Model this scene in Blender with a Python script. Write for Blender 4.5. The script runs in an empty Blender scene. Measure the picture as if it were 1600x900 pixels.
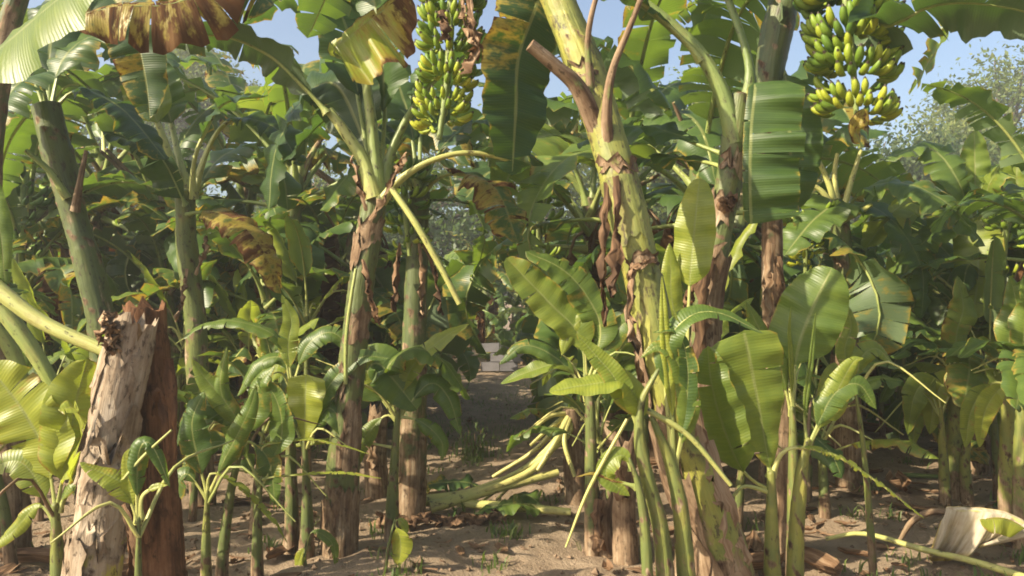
import bpy, math, random
import numpy as np
from mathutils import Vector, Matrix

R = math.radians
random.seed(7); RNG = np.random.default_rng(7)
SC = bpy.context.scene
COL = SC.collection

# ------------------------------------------------------------------ camera, sky, sun, exposure
F_PX = 1256.0; HOR = 470.0; CAM_H = 1.5           # focal length and horizon row, in photograph pixels
cam_d = bpy.data.cameras.new('camera'); cam = bpy.data.objects.new('camera', cam_d); COL.objects.link(cam)
cam.location = (0, 0, CAM_H); cam.rotation_euler = (R(90), 0, 0)
cam_d.sensor_width = 36; cam_d.lens = 36 * F_PX / 1600; cam_d.shift_y = (HOR - 450) / 1600
cam_d.clip_start = 0.05; cam_d.clip_end = 2000
SC.camera = cam

HAZE = 0.004
SUN_EL = 34.0
SUN_DIR = Vector((-0.88, -0.475, 0)).normalized() * math.cos(R(SUN_EL)) + Vector((0, 0, math.sin(R(SUN_EL))))
world = bpy.data.worlds.new('World'); SC.world = world; world.use_nodes = True
wn = world.node_tree; bg = wn.nodes['Background']
sky = wn.nodes.new('ShaderNodeTexSky'); sky.sky_type = 'NISHITA'; sky.sun_disc = False
sky.sun_elevation = R(SUN_EL); sky.sun_rotation = math.atan2(SUN_DIR.x, SUN_DIR.y)
sky.air_density = 1.0; sky.dust_density = 3.5; sky.ozone_density = 1.0
wn.links.new(sky.outputs[0], bg.inputs[0]); bg.inputs[1].default_value = 0.105
sun_d = bpy.data.lights.new('sun', 'SUN'); sun = bpy.data.objects.new('sun', sun_d); COL.objects.link(sun)
sun_d.energy = 5.0; sun_d.angle = R(0.6); sun_d.color = (1.0, 0.87, 0.66)
sun.rotation_euler = (-SUN_DIR).to_track_quat('-Z', 'Y').to_euler()
SC.view_settings.view_transform = 'Standard'; SC.view_settings.look = 'None'
SC.view_settings.exposure = 1.15; SC.view_settings.gamma = 1.0; SC.view_settings.use_curve_mapping = False
SC.cycles.max_bounces = 8; SC.cycles.transmission_bounces = 6; SC.cycles.diffuse_bounces = 4
SC.cycles.filter_width = 1.8

# ------------------------------------------------------------------ helpers
def P(px, py, d):                                  # a point at distance d that the photograph shows at (px, py)
    return np.array([(px - 800) / F_PX * d, d, CAM_H + (HOR - py) / F_PX * d])
def G(px, d, z=0.0):                               # a ground point under column px at distance d
    return np.array([(px - 800) / F_PX * d, d, z])
def nrm(v):
    v = np.asarray(v, float); return v / (np.linalg.norm(v, axis=-1, keepdims=True) + 1e-12)
def spline(pts, n):                                # Catmull-Rom through pts, n samples of even spacing
    p = np.asarray(pts, float)
    if len(p) == 2: return p[0] + (p[1] - p[0]) * np.linspace(0, 1, n)[:, None]
    q = np.vstack([2 * p[0] - p[1], p, 2 * p[-1] - p[-2]]); out = []
    for i in range(1, len(q) - 2):
        t = np.linspace(0, 1, 12, endpoint=(i == len(q) - 3))[:, None]
        a, b, c, d = q[i - 1], q[i], q[i + 1], q[i + 2]
        out.append(0.5 * (2 * b + (c - a) * t + (2 * a - 5 * b + 4 * c - d) * t**2 + (3 * b - a - 3 * c + d) * t**3))
    o = np.vstack(out); s = np.concatenate([[0], np.cumsum(np.linalg.norm(np.diff(o, axis=0), axis=1))])
    u = np.linspace(0, s[-1], n)
    return np.stack([np.interp(u, s, o[:, k]) for k in range(o.shape[1])], 1)
def tang(sp):
    return nrm(np.gradient(sp, axis=0))

class MB:                                          # collects one mesh: vertices, faces and two vector attributes
    def __init__(s): s.v = []; s.f = []; s.c = []; s.m = []; s.n = 0
    def add(s, v, f, c, m):
        v = np.asarray(v, float); k = len(v)
        s.v.append(v); s.c.append(np.broadcast_to(np.asarray(c, float), (k, 3))); s.m.append(np.broadcast_to(np.asarray(m, float), (k, 3)))
        s.f += [tuple(i + s.n for i in q) for q in f]; s.n += k
    def grid(s, g, c, m, close=False, flip=False):  # g: rows x cols x 3
        r, k = g.shape[:2]; f = []
        for i in range(r - 1):
            for j in range(k if close else k - 1):
                a, b = i * k + j, i * k + (j + 1) % k
                q = (a, b, b + k, a + k); f.append(q[::-1] if flip else q)
        s.add(g.reshape(-1, 3), f, np.asarray(c, float).reshape(-1, 3) if np.ndim(c) > 1 else c, np.asarray(m, float).reshape(-1, 3) if np.ndim(m) > 1 else m)
    def mesh(s, name, mat, origin=(0, 0, 0), smooth=True):
        me = bpy.data.meshes.new(name); V = np.vstack(s.v) - np.asarray(origin, float)
        me.from_pydata(V.tolist(), [], s.f)
        for nm, arr in (('crd', s.c), ('mix', s.m)):
            a = me.attributes.new(nm, 'FLOAT_VECTOR', 'POINT'); a.data.foreach_set('vector', np.vstack(arr).astype(np.float32).ravel())
        if smooth: me.polygons.foreach_set('use_smooth', [True] * len(me.polygons))
        me.materials.append(mat); me.update(); return me
    def build(s, name, mat, parent=None, origin=(0, 0, 0), smooth=True):
        return link(name, s.mesh(name, mat, origin, smooth), parent)
def link(name, data, parent=None):
    o = bpy.data.objects.new(name, data); COL.objects.link(o)
    if parent: o.parent = parent
    return o
def tag(o, label=None, cat=None, group=None, kind=None):
    if label: o['label'] = label
    if cat: o['category'] = cat
    if group: o['group'] = group
    if kind: o['kind'] = kind
    return o
def empty(name, loc, label, cat, group=None):
    o = link(name, None); o.location = [float(x) for x in loc]; o.empty_display_size = 0.1
    return tag(o, label, cat, group)
def org(o): return np.array(o.location)
def copy_tree(o, parent=None):
    c = o.copy(); COL.objects.link(c)
    if parent: c.parent = parent
    for ch in KIDS.get(o.name, ()): copy_tree(ch, c)
    return c
KIDS = {}
def index_kids():
    KIDS.clear()
    for o in bpy.data.objects:
        if o.parent: KIDS.setdefault(o.parent.name, []).append(o)

# ------------------------------------------------------------------ materials
class NT:
    def __init__(s, name):
        s.m = bpy.data.materials.new(name); s.m.use_nodes = True; s.t = s.m.node_tree; s.t.nodes.clear()
        s.out = s.n('OutputMaterial')
    def n(s, k, **kw):
        o = s.t.nodes.new('ShaderNode' + k)
        for a, b in kw.items(): setattr(o, a, b)
        return o
    def l(s, a, b): s.t.links.new(a, b)
    def put(s, sock, v):
        if hasattr(v, 'is_linked') or hasattr(v, 'links'): s.l(v, sock)
        elif isinstance(v, (tuple, list)) and len(v) == 3 and sock.type == 'RGBA': sock.default_value = (*v, 1)
        else: sock.default_value = v
    def math(s, op, a, b=0.0, clamp=False):
        o = s.n('Math', operation=op, use_clamp=clamp); s.put(o.inputs[0], a); s.put(o.inputs[1], b); return o.outputs[0]
    def vmul(s, a, b):
        o = s.n('VectorMath', operation='MULTIPLY'); s.put(o.inputs[0], a); s.put(o.inputs[1], b); return o.outputs[0]
    def mix(s, f, a, b):
        o = s.n('Mix', data_type='RGBA'); s.put(o.inputs[0], f); s.put(o.inputs[6], a); s.put(o.inputs[7], b); return o.outputs[2]
    def noise(s, vec, scale, detail=3, rough=0.5):
        o = s.n('TexNoise'); s.put(o.inputs['Vector'], vec); o.inputs['Scale'].default_value = scale
        o.inputs['Detail'].default_value = detail; o.inputs['Roughness'].default_value = rough; return o.outputs['Fac']
    def ss(s, v, a, b):                            # smoothstep a..b
        o = s.n('MapRange', interpolation_type='SMOOTHSTEP'); s.put(o.inputs[0], v); s.put(o.inputs[1], a); s.put(o.inputs[2], b); return o.outputs[0]
    def ramp(s, v, stops):
        o = s.n('ValToRGB'); e = o.color_ramp.elements
        while len(e) < len(stops): e.new(0.5)
        for k, (p, c) in zip(e, stops): k.position = p; k.color = (*c, 1)
        s.put(o.inputs[0], v); return o.outputs[0]
    def attr(s, name):
        a = s.n('Attribute', attribute_name=name); x = s.n('SeparateXYZ'); s.l(a.outputs['Vector'], x.inputs[0]); return a.outputs['Vector'], x.outputs
    def bump(s, h, strength, dist):
        o = s.n('Bump'); s.put(o.inputs['Height'], h); o.inputs['Strength'].default_value = strength; o.inputs['Distance'].default_value = dist; return o.outputs[0]
    def bsdf(s, col, rough, spec=0.5, normal=None):
        p = s.n('BsdfPrincipled'); s.put(p.inputs['Base Color'], col); s.put(p.inputs['Roughness'], rough); s.put(p.inputs['Specular IOR Level'], spec)
        if normal: s.l(normal, p.inputs['Normal'])
        return p.outputs[0]
    def done(s, shader): s.l(shader, s.out.inputs[0]); return s.m

def mat_leaf():                                    # crd: metres along, -1..1 across, strip;  mix: hue, dead, random
    t = NT('banana_leaf'); cv, c = t.attr('crd'); _, m = t.attr('mix')
    rnd = t.n('ObjectInfo').outputs['Random']; back = t.n('NewGeometry').outputs['Backfacing']
    hue = t.math('ADD', m[0], t.math('MULTIPLY', t.math('SUBTRACT', rnd, 0.5), 0.30))
    vein = t.n('TexWave', wave_type='BANDS', bands_direction='X', wave_profile='SIN')
    t.l(cv, vein.inputs['Vector']); vein.inputs['Scale'].default_value = 24; vein.inputs['Distortion'].default_value = 0.6
    vein.inputs['Detail'].default_value = 1
    big = t.noise(t.vmul(cv, (3.0, 1.2, 7.0)), 1.0, 3)
    hue = t.math('ADD', hue, t.math('MULTIPLY', t.math('SUBTRACT', big, 0.5), 0.5), True)
    top = t.ramp(hue, [(0, (0.026, 0.058, 0.019)), (0.35, (0.058, 0.110, 0.024)), (0.7, (0.125, 0.18, 0.027)), (1, (0.24, 0.275, 0.034))])
    top = t.mix(t.math('MULTIPLY', vein.outputs['Fac'], 0.13), top, (0.13, 0.20, 0.05))
    stv = t.noise(t.vmul(cv, (75.0, 0.8, 3.0)), 1.0, 3, 0.6)
    top = t.mix(t.math('MULTIPLY', t.ss(stv, 0.35, 0.75), 0.45), top, t.vmul(top, (1.9, 1.65, 1.5)))
    top = t.mix(t.math('MULTIPLY', t.ss(t.math('ABSOLUTE', c[1]), 0.07, 0.03), 0.8), top, (0.27, 0.30, 0.10))
    und = t.mix(0.66, top, (0.17, 0.23, 0.135))
    col = t.mix(back, top, und)
    # dead tissue: margins first, then whole strips
    av = t.math('ABSOLUTE', c[1]); edge = t.math('POWER', av, 7.0)
    dn = t.noise(t.vmul(cv, (22.0, 1.6, 9.0)), 1.0, 4, 0.65)
    d = t.math('ADD', t.math('MULTIPLY', m[1], 1.35), t.math('MULTIPLY', edge, 0.28))
    d = t.math('ADD', d, t.math('MULTIPLY', t.math('SUBTRACT', dn, 0.5), 0.95))
    yel = t.ss(d, 0.30, 0.52); brn = t.ss(d, 0.50, 0.66)
    col = t.mix(yel, col, (0.34, 0.27, 0.045))
    dead = t.ramp(t.noise(t.vmul(cv, (30.0, 1.0, 5.0)), 1.0, 3), [(0.28, (0.035, 0.018, 0.010)), (0.52, (0.12, 0.056, 0.022)), (0.78, (0.32, 0.19, 0.09))])
    col = t.mix(brn, col, dead)
    tr = t.ramp(hue, [(0, (0.07, 0.14, 0.015)), (0.5, (0.20, 0.31, 0.025)), (1, (0.50, 0.58, 0.05))])
    tr = t.mix(brn, t.mix(yel, tr, (0.42, 0.28, 0.03)), (0.11, 0.045, 0.013))
    h = t.math('ADD', vein.outputs['Fac'], t.math('MULTIPLY', dn, 0.6))
    nb = t.bump(h, 0.22, 0.003)
    pb = t.bsdf(col, t.math('ADD', 0.41, t.math('MULTIPLY', brn, 0.4)), t.math('SUBTRACT', 0.46, t.math('MULTIPLY', brn, 0.35)), nb)
    tl = t.n('BsdfTranslucent'); t.put(tl.inputs[0], tr); t.l(nb, tl.inputs['Normal'])
    ms = t.n('MixShader'); ms.inputs[0].default_value = 0.40; t.l(pb, ms.inputs[1]); t.l(tl.outputs[0], ms.inputs[2])
    return t.done(ms.outputs[0])

DRYR = [(0.33, (0.050, 0.032, 0.020)), (0.46, (0.135, 0.085, 0.050)), (0.58, (0.26, 0.185, 0.115)), (0.72, (0.42, 0.34, 0.24))]
def mat_stem(name, greens, rough=0.5, dryr=DRYR):             # crd: ring position in metres;  mix: dry, sheath edge, tone
    t = NT(name); cv, c = t.attr('crd'); _, m = t.attr('mix'); rnd = t.n('ObjectInfo').outputs['Random']
    st = t.noise(t.vmul(cv, (55.0, 55.0, 2.2)), 1.0, 4, 0.6)
    bl = t.noise(t.vmul(cv, (11.0, 11.0, 5.0)), 1.0, 5, 0.65)
    sp = t.noise(t.vmul(cv, (30.0, 30.0, 14.0)), 1.0, 4, 0.7)
    tone = t.math('ADD', m[2], t.math('ADD', t.math('MULTIPLY', t.math('SUBTRACT', bl, 0.5), 0.8), t.math('MULTIPLY', t.math('SUBTRACT', rnd, 0.5), 0.25)), True)
    g = t.ramp(tone, greens)
    g = t.mix(t.math('MULTIPLY', st, 0.25), g, (0.26, 0.27, 0.10))
    g = t.mix(t.math('MULTIPLY', t.ss(bl, 0.50, 0.68), 0.45), g, (0.13, 0.085, 0.04))
    g = t.mix(t.math('MULTIPLY', t.ss(sp, 0.555, 0.66), 0.85), g, (0.04, 0.027, 0.016))
    dry = t.ramp(t.math('ADD', t.math('MULTIPLY', st, 0.45), t.math('MULTIPLY', bl, 0.60)), dryr)
    f = t.math('ADD', m[0], t.math('MULTIPLY', t.math('SUBTRACT', bl, 0.5), 1.3))
    f = t.ss(t.math('ADD', f, t.math('MULTIPLY', m[1], 0.55)), 0.42, 0.60)
    dry = t.mix(t.math('MULTIPLY', t.ss(sp, 0.56, 0.66), 0.7), dry, (0.035, 0.022, 0.014))
    col = t.mix(f, g, dry)
    col = t.mix(t.math('MULTIPLY', m[1], t.ss(sp, 0.35, 0.6)), col, (0.045, 0.025, 0.016))
    nb = t.bump(t.math('ADD', st, t.math('MULTIPLY', bl, 0.8)), 0.55, 0.012)
    return t.done(t.bsdf(col, t.math('ADD', rough, t.math('MULTIPLY', f, 0.35)), t.math('SUBTRACT', 0.45, t.math('MULTIPLY', f, 0.3)), nb))

def mat_dry():
    t = NT('dry_sheath'); cv, c = t.attr('crd'); rnd = t.n('ObjectInfo').outputs['Random']
    st = t.noise(t.vmul(cv, (60.0, 60.0, 4.0)), 1.0, 4, 0.6)
    col = t.ramp(t.math('ADD', st, t.math('MULTIPLY', t.math('SUBTRACT', rnd, 0.5), 0.3)), [(0.3, (0.065, 0.038, 0.023)), (0.5, (0.21, 0.125, 0.068)), (0.72, (0.42, 0.30, 0.19))])
    pb = t.bsdf(col, 0.8, 0.2, t.bump(st, 0.5, 0.01))
    tl = t.n('BsdfTranslucent'); t.put(tl.inputs[0], (0.25, 0.12, 0.05)); ms = t.n('MixShader'); ms.inputs[0].default_value = 0.18
    t.l(pb, ms.inputs[1]); t.l(tl.outputs[0], ms.inputs[2]); return t.done(ms.outputs[0])

def mat_fruit():                                   # crd z: 0 base .. 1 tip;  mix x: ripeness
    t = NT('banana_skin'); cv, c = t.attr('crd'); _, m = t.attr('mix'); rnd = t.n('ObjectInfo').outputs['Random']
    h = t.math('ADD', m[0], t.math('MULTIPLY', t.math('SUBTRACT', rnd, 0.5), 0.7), True)
    col = t.ramp(h, [(0, (0.055, 0.13, 0.018)), (0.5, (0.17, 0.25, 0.020)), (1, (0.36, 0.38, 0.028))])
    sp = t.noise(t.vmul(cv, (1.0, 1.0, 1.0)), 60.0, 3)
    col = t.mix(t.math('MULTIPLY', t.ss(sp, 0.58, 0.75), 0.5), col, (0.10, 0.09, 0.02))
    col = t.mix(t.ss(c[2], 0.87, 0.94), col, (0.035, 0.025, 0.015))
    return t.done(t.bsdf(col, 0.5, 0.35))

def mat_simple(name, stops, scale=6.0, rough=0.85, bump=0.4, bdist=0.02, stretch=(1, 1, 1), trans=None, rvar=0.25):
    t = NT(name); tc = t.n('TexCoord').outputs['Object']; rnd = t.n('ObjectInfo').outputs['Random']
    n = t.noise(t.vmul(tc, stretch), scale, 5, 0.62)
    col = t.ramp(t.math('ADD', n, t.math('MULTIPLY', t.math('SUBTRACT', rnd, 0.5), rvar)), stops)
    pb = t.bsdf(col, rough, 0.3, t.bump(n, bump, bdist))
    if trans:
        tl = t.n('BsdfTranslucent'); t.put(tl.inputs[0], trans); ms = t.n('MixShader'); ms.inputs[0].default_value = 0.35
        t.l(pb, ms.inputs[1]); t.l(tl.outputs[0], ms.inputs[2]); pb = ms.outputs[0]
    return t.done(pb)

def mat_treeleaf(name, stops, trans):
    t = NT(name); _, m = t.attr('mix')
    col = t.ramp(m[0], stops); pb = t.bsdf(col, 0.5, 0.35)
    tl = t.n('BsdfTranslucent'); t.put(tl.inputs[0], trans); ms = t.n('MixShader'); ms.inputs[0].default_value = 0.35
    t.l(pb, ms.inputs[1]); t.l(tl.outputs[0], ms.inputs[2]); return t.done(ms.outputs[0])

def mat_ground():
    t = NT('sandy_soil'); g = t.n('NewGeometry').outputs['Position']
    a = t.noise(g, 0.7, 5, 0.6); b = t.noise(g, 5.0, 6, 0.68); c = t.noise(g, 60.0, 4, 0.7); d = t.noise(g, 240.0, 2, 0.6)
    col = t.ramp(t.math('ADD', t.math('MULTIPLY', b, 0.6), t.math('MULTIPLY', a, 0.4)),
                 [(0.28, (0.15, 0.107, 0.072)), (0.45, (0.25, 0.186, 0.125)), (0.62, (0.33, 0.252, 0.175)), (0.8, (0.40, 0.315, 0.228))])
    col = t.mix(t.math('MULTIPLY', t.ss(c, 0.55, 0.72), 0.40), col, (0.15, 0.10, 0.06))
    col = t.mix(t.math('MULTIPLY', t.ss(d, 0.55, 0.75), 0.35), col, (0.50, 0.40, 0.29))
    nb = t.bump(t.math('ADD', t.math('MULTIPLY', b, 1.0), t.math('MULTIPLY', c, 0.35)), 0.9, 0.05)
    return t.done(t.bsdf(col, 0.95, 0.12, nb))

GREENS = [(0, (0.045, 0.072, 0.022)), (0.4, (0.105, 0.135, 0.032)), (0.72, (0.25, 0.25, 0.042)), (1, (0.45, 0.40, 0.055))]
M_LEAF = mat_leaf()
M_STEM = mat_stem('pseudostem_skin', GREENS)
M_RIB = mat_stem('leaf_stalk_skin', [(0, (0.10, 0.16, 0.04)), (0.45, (0.22, 0.28, 0.075)), (0.8, (0.42, 0.42, 0.13)), (1, (0.52, 0.48, 0.16))], 0.42)
M_PALESTUMP = mat_stem('pale_stump_skin', GREENS, 0.55, [(0.30, (0.085, 0.055, 0.036)), (0.42, (0.22, 0.16, 0.105)), (0.56, (0.33, 0.265, 0.19)), (0.72, (0.43, 0.37, 0.29))])
M_SHADESTUMP = mat_stem('shaded_stump_skin', GREENS, 0.55, [(0.32, (0.035, 0.018, 0.011)), (0.48, (0.105, 0.052, 0.026)), (0.62, (0.20, 0.10, 0.05)), (0.78, (0.30, 0.18, 0.10))])  # brown skin with the neighbouring stump's shade darkened into its colours
M_DRY = mat_dry(); M_FRUIT = mat_fruit(); M_SOIL = mat_ground()
M_BARK = mat_simple('tree_bark', [(0.3, (0.05, 0.038, 0.028)), (0.6, (0.16, 0.12, 0.085)), (0.8, (0.25, 0.20, 0.15))], 9, 0.9, 0.8, 0.04, (1, 1, 0.25))
M_CLOD = mat_simple('soil_clod', [(0.3, (0.12, 0.08, 0.05)), (0.6, (0.30, 0.21, 0.135)), (0.8, (0.40, 0.30, 0.21))], 14, 0.95)
M_GRASS = mat_treeleaf('grass_blade', [(0, (0.06, 0.11, 0.028)), (0.7, (0.12, 0.17, 0.045)), (1, (0.24, 0.23, 0.09))], (0.20, 0.30, 0.04))
M_TREE_A = mat_treeleaf('tree_leaf_olive', [(0, (0.045, 0.075, 0.022)), (0.6, (0.10, 0.14, 0.035)), (1, (0.20, 0.22, 0.055))], (0.22, 0.30, 0.04))
M_TREE_B = mat_treeleaf('tree_leaf_dark', [(0, (0.022, 0.045, 0.020)), (0.6, (0.050, 0.085, 0.030)), (1, (0.11, 0.14, 0.04))], (0.12, 0.20, 0.03))
M_SHEET = mat_simple('grey_sheet', [(0.3, (0.12, 0.115, 0.12)), (0.7, (0.22, 0.21, 0.22))], 3, 0.6, 0.2, 0.01)

# ------------------------------------------------------------------ banana parts
def tube(mb, pts, rad, n=8, res=24, dry=0.0, tone=0.5, flat=0.0, up=None, cap=True, edge=0.0):
    sp = spline(pts, res); T = tang(sp); r = np.interp(np.linspace(0, 1, res), np.linspace(0, 1, len(rad)), rad)
    ref = np.array([0, 1.0, 0]) if up is None else np.asarray(up, float)
    B = nrm(np.cross(T, ref)); N = nrm(np.cross(B, T))
    th = np.linspace(0, 2 * np.pi, n, endpoint=False)
    cs, sn = np.cos(th), np.sin(th)
    sn2 = np.where(sn > 0, sn * (1 - flat), sn)       # a channelled upper side
    g = sp[:, None] + r[:, None, None] * (cs[None, :, None] * B[:, None] + sn2[None, :, None] * N[:, None])
    s = np.concatenate([[0], np.cumsum(np.linalg.norm(np.diff(sp, axis=0), axis=1))])
    c = np.stack([r[:, None] * cs, r[:, None] * sn, np.broadcast_to(s[:, None], (res, n))], 2)
    dv = np.interp(np.linspace(0, 1, res), np.linspace(0, 1, np.size(dry)), np.atleast_1d(dry)) if np.size(dry) > 1 else np.full(res, float(dry))
    m = np.stack([np.broadcast_to(dv[:, None], (res, n)), np.full((res, n), edge), np.full((res, n), tone)], 2)
    mb.grid(g, c, m, close=True)
    if cap:
        for i, fl in ((0, True), (res - 1, False)):
            k = mb.n; mb.add(np.vstack([g[i], sp[i][None]]), [((a, (a + 1) % n, n) if not fl else ((a + 1) % n, a, n)) for a in range(n)],
                             np.vstack([c[i], [[0, 0, s[i]]]]), np.vstack([m[i], m[i][:1]]))
    return sp

def pseudostem(name, parent, pts, rad, n=18, step=0.022, dry=(0.9, 0.35, 0.1), tone=0.5, spacing=0.34, seed=0, ragged=0.0, hollow=False, mat=None):
    rg = np.random.default_rng(seed); o = org(parent)
    L = np.sum(np.linalg.norm(np.diff(np.asarray(pts), axis=0), axis=1)); res = max(10, int(L / step))
    sp = spline(pts, res); T = tang(sp); u = np.linspace(0, 1, res)
    ck = np.concatenate([[0], np.cumsum(np.linalg.norm(np.diff(np.asarray(pts, float), axis=0), axis=1))]); ck = ck / ck[-1]
    r = np.interp(u, ck if len(rad) == len(pts) else np.linspace(0, 1, len(rad)), rad)
    B = nrm(np.cross(T, [0, 1.0, 0])); N = nrm(np.cross(B, T))
    th = np.linspace(0, 2 * np.pi, n, endpoint=False); s = u * L
    ph = rg.uniform(0, 6.28, 12)
    off = spacing * (0.55 * np.cos(th + ph[0]) + 0.18 * np.cos(3 * th + ph[1]) + 0.08 * np.cos(7 * th + ph[2]))
    k = ((s[:, None] - off[None] + 0.05 * np.sin(5 * s[:, None] + ph[3])) / spacing) % 1.0
    rr = 0.90 * r[:, None] * (1 + 0.085 * k + 0.030 * np.cos(2 * th + 3 * s[:, None] + ph[4]) + 0.022 * np.cos(5 * th + 7 * s[:, None] + ph[5]))
    rr *= 1 + 0.012 * rg.standard_normal((res, n)) + 0.02 * np.sin(9 * s + ph[6])[:, None]
    edge = np.clip((k - 0.86) / 0.12, 0, 1) * (k < 0.995)
    g = sp[:, None] + rr[..., None] * (np.cos(th)[None, :, None] * B[:, None] + np.sin(th)[None, :, None] * N[:, None])
    if ragged:                                       # torn top edge
        w = np.clip((u - 0.86) / 0.14, 0, 1)[:, None, None]
        jag = ragged * (0.5 * np.cos(3 * th + ph[7]) + 0.4 * np.cos(7 * th + ph[8]) + 0.5 * rg.standard_normal(n))
        g = g + w * jag[None, :, None] * T[-1]
    c = np.stack([rr * np.cos(th), rr * np.sin(th), np.broadcast_to(s[:, None], (res, n))], 2)
    dv = np.interp(u, np.linspace(0, 1, len(dry)), dry)
    m = np.stack([np.broadcast_to(dv[:, None], (res, n)), edge, np.full((res, n), tone) - 0.25 * (1 - k)], 2)
    mb = MB(); mb.grid(g, c, m, close=True)
    lv = g[-1]; prev = lv
    for q, dz in ((0.8, -0.05 if hollow else 0.01), (0.45, -0.09 if hollow else 0.015), (0.05, -0.11 if hollow else 0.02)):
        ring = sp[-1] + (lv - sp[-1]) * q + T[-1] * dz * (1 if hollow else 1)
        mb.grid(np.stack([prev, ring]), np.stack([c[-1], c[-1] * q]), np.stack([m[-1], m[-1] + [0.4, 0, 0]]), close=True); prev = ring
    return mb.build(name, mat or M_STEM, parent, o)

def profile(t, shape='std'):
    if shape == 'obo':                                # broad towards a blunt tip
        return np.clip(t / 0.72, 0, 1) ** 0.62 * np.clip((1.0 - t) / 0.05, 0.0, 1) ** 0.35 * (1 - 0.10 * np.clip((t - .72) / .28, 0, 1))
    if shape == 'lance':
        return np.sin(np.pi / 2 * np.clip(t / 0.28, 0, 1)) ** 0.8 * np.clip(1 - (np.clip(t - 0.30, 0, 1) / 0.70) ** 1.9, 0, 1) ** 0.8
    if shape == 'strap':
        return np.clip(t / 0.05, 0, 1) ** 0.6 * np.clip((1.0 - t) / 0.04, 0.05, 1) ** 0.5
    a = np.sin(np.pi / 2 * np.clip(t / 0.16, 0, 1)) ** 0.75
    b = np.sqrt(np.clip(1 - (np.clip(t - 0.45, 0, 1) / 0.55) ** 2.0, 0, 1))
    return a * b * (0.90 + 0.10 * np.sin(np.pi * t))

def leaf(parent, pts, W, N=(0, 0, 1), pet=0.2, hue=0.35, dead=0.0, tears=6, droop=0.5, fold=0.35, sc=(1, 1), r=0.018, tone=0.5, seed=0,
         tvar=0.35, gap=0.10, res=44, nv=5, ripple=0.03, cut=1.0, rdry=0.0, N2=None, name='leaf', lean=0.16, deadgrad=0.0, shape='std', twist=0.0):
    """one banana leaf: blade (the leaf) and its stalk and midrib (a child)"""
    rg = np.random.default_rng(seed + 11); o = org(parent)
    sp = spline(pts, res); T = tang(sp); s = np.linspace(0, 1, res)
    L = np.sum(np.linalg.norm(np.diff(sp, axis=0), axis=1))
    if N2 is None and twist: N2 = np.asarray(N, float) + rg.normal(0, twist, 3)
    nh = np.asarray(N, float)[None] + (0 if N2 is None else (np.asarray(N2, float) - np.asarray(N, float))[None] * s[:, None])
    Nn = nrm(nh - np.sum(nh * T, 1, keepdims=True) * T); B = nrm(np.cross(T, Nn))
    mb = MB(); bl = L * (1 - pet)
    it = lambda A, q: np.stack([np.interp(q, s, A[:, k]) for k in range(3)], -1)
    for side in (1, -1):
        k = sc[0] if side > 0 else sc[1]
        if k <= 0: continue
        nt = max(0, int(round(tears * rg.uniform(0.7, 1.3))))
        bd = np.concatenate([[0], np.sort(rg.uniform(0.06, 0.97, nt)), [1]]) * cut
        rp = rg.uniform(0, 6.28, 3)
        for a, b in zip(bd[:-1], bd[1:]):
            if b - a < 0.006: continue
            nc = max(2, int((b - a) * res * 0.9) + 1); q = rg.uniform(0, 1, 6)
            dr = droop + tvar * (q[0] - 0.4) * 2; ls = 1 - 0.14 * q[1] ** 2 if nt else 1.0
            gp = gap * (0.3 + q[2]) * (1 if nt else 0); sh = (q[3] - 0.5) * 0.10 * (1 if nt else 0)
            t = np.linspace(a, b, nc)[:, None]; v = np.linspace(0, 1, nv + 1)[None]
            tc = 0.5 * (a + b); tt = tc + (t - tc) * (1 - gp * v) + 0 * v
            w = W * k * profile(t, shape) * ls
            ang = fold - dr * (0.25 + 0.75 * v) - 0.55 * droop * v * v
            x = np.cumsum(np.cos(ang), 1) - np.cos(ang); z = np.cumsum(np.sin(ang), 1) - np.sin(ang)
            x = np.broadcast_to(x / nv, (nc, nv + 1)); z = np.broadcast_to(z / nv, (nc, nv + 1))
            u = pet + tt * (1 - pet); base = it(sp, np.clip(u, 0, 1)); bb = it(B, u); nn = it(Nn, u); T2 = it(T, u)
            rip = ripple * v * (np.sin(tt * 26 * bl + rp[0]) + 0.6 * np.sin(tt * 61 * bl + rp[1])) + 0 * t
            g = base + (w * x)[..., None] * bb * side + (w * z + rip * w / 0.2)[..., None] * nn + (w * (lean + sh) * v)[..., None] * T2
            c = np.stack([tt * bl, side * v + 0 * tt, np.full_like(tt, q[4])], 2)
            dd = dead + deadgrad * (tt - 0.5) + (q[5] ** 3) * 0.22 * (1 if nt else 0.2)
            m = np.stack([np.full_like(tt, hue), dd, np.full_like(tt, q[4])], 2)
            mb.grid(g, c, m, flip=(side < 0))
    lf = mb.build(name, M_LEAF, parent, o)
    rb = MB(); e = pet + (1 - pet) * cut
    n_ = max(4, int(res * e)); sr = sp[:n_]
    rr = r * np.concatenate([(0.85 + 1.15 * np.linspace(1, 0, max(2, int(n_ * pet / e))) ** 3), np.linspace(0.80, 0.16, n_ - max(2, int(n_ * pet / e)))])[:n_]
    sr = sr - Nn[:n_] * (rr * 0.55)[:, None]
    tube(rb, sr[::2] if len(sr) > 8 else sr, rr[::2] if len(sr) > 8 else rr, 7, n_ // 2 + 2, dry=rdry, tone=tone, flat=0.45, up=Nn[n_ // 2])
    rb.build('midrib', M_RIB, lf, o)
    return lf

def stalk(parent, pts, rad, name='leaf_stalk', dry=0.0, tone=0.6, n=8, res=22, mat=None, up=None, flat=0.35):
    mb = MB(); tube(mb, pts, rad, n, res, dry, tone, flat, up)
    return mb.build(name, mat or M_RIB, parent, org(parent) if parent else (0, 0, 0))

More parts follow.
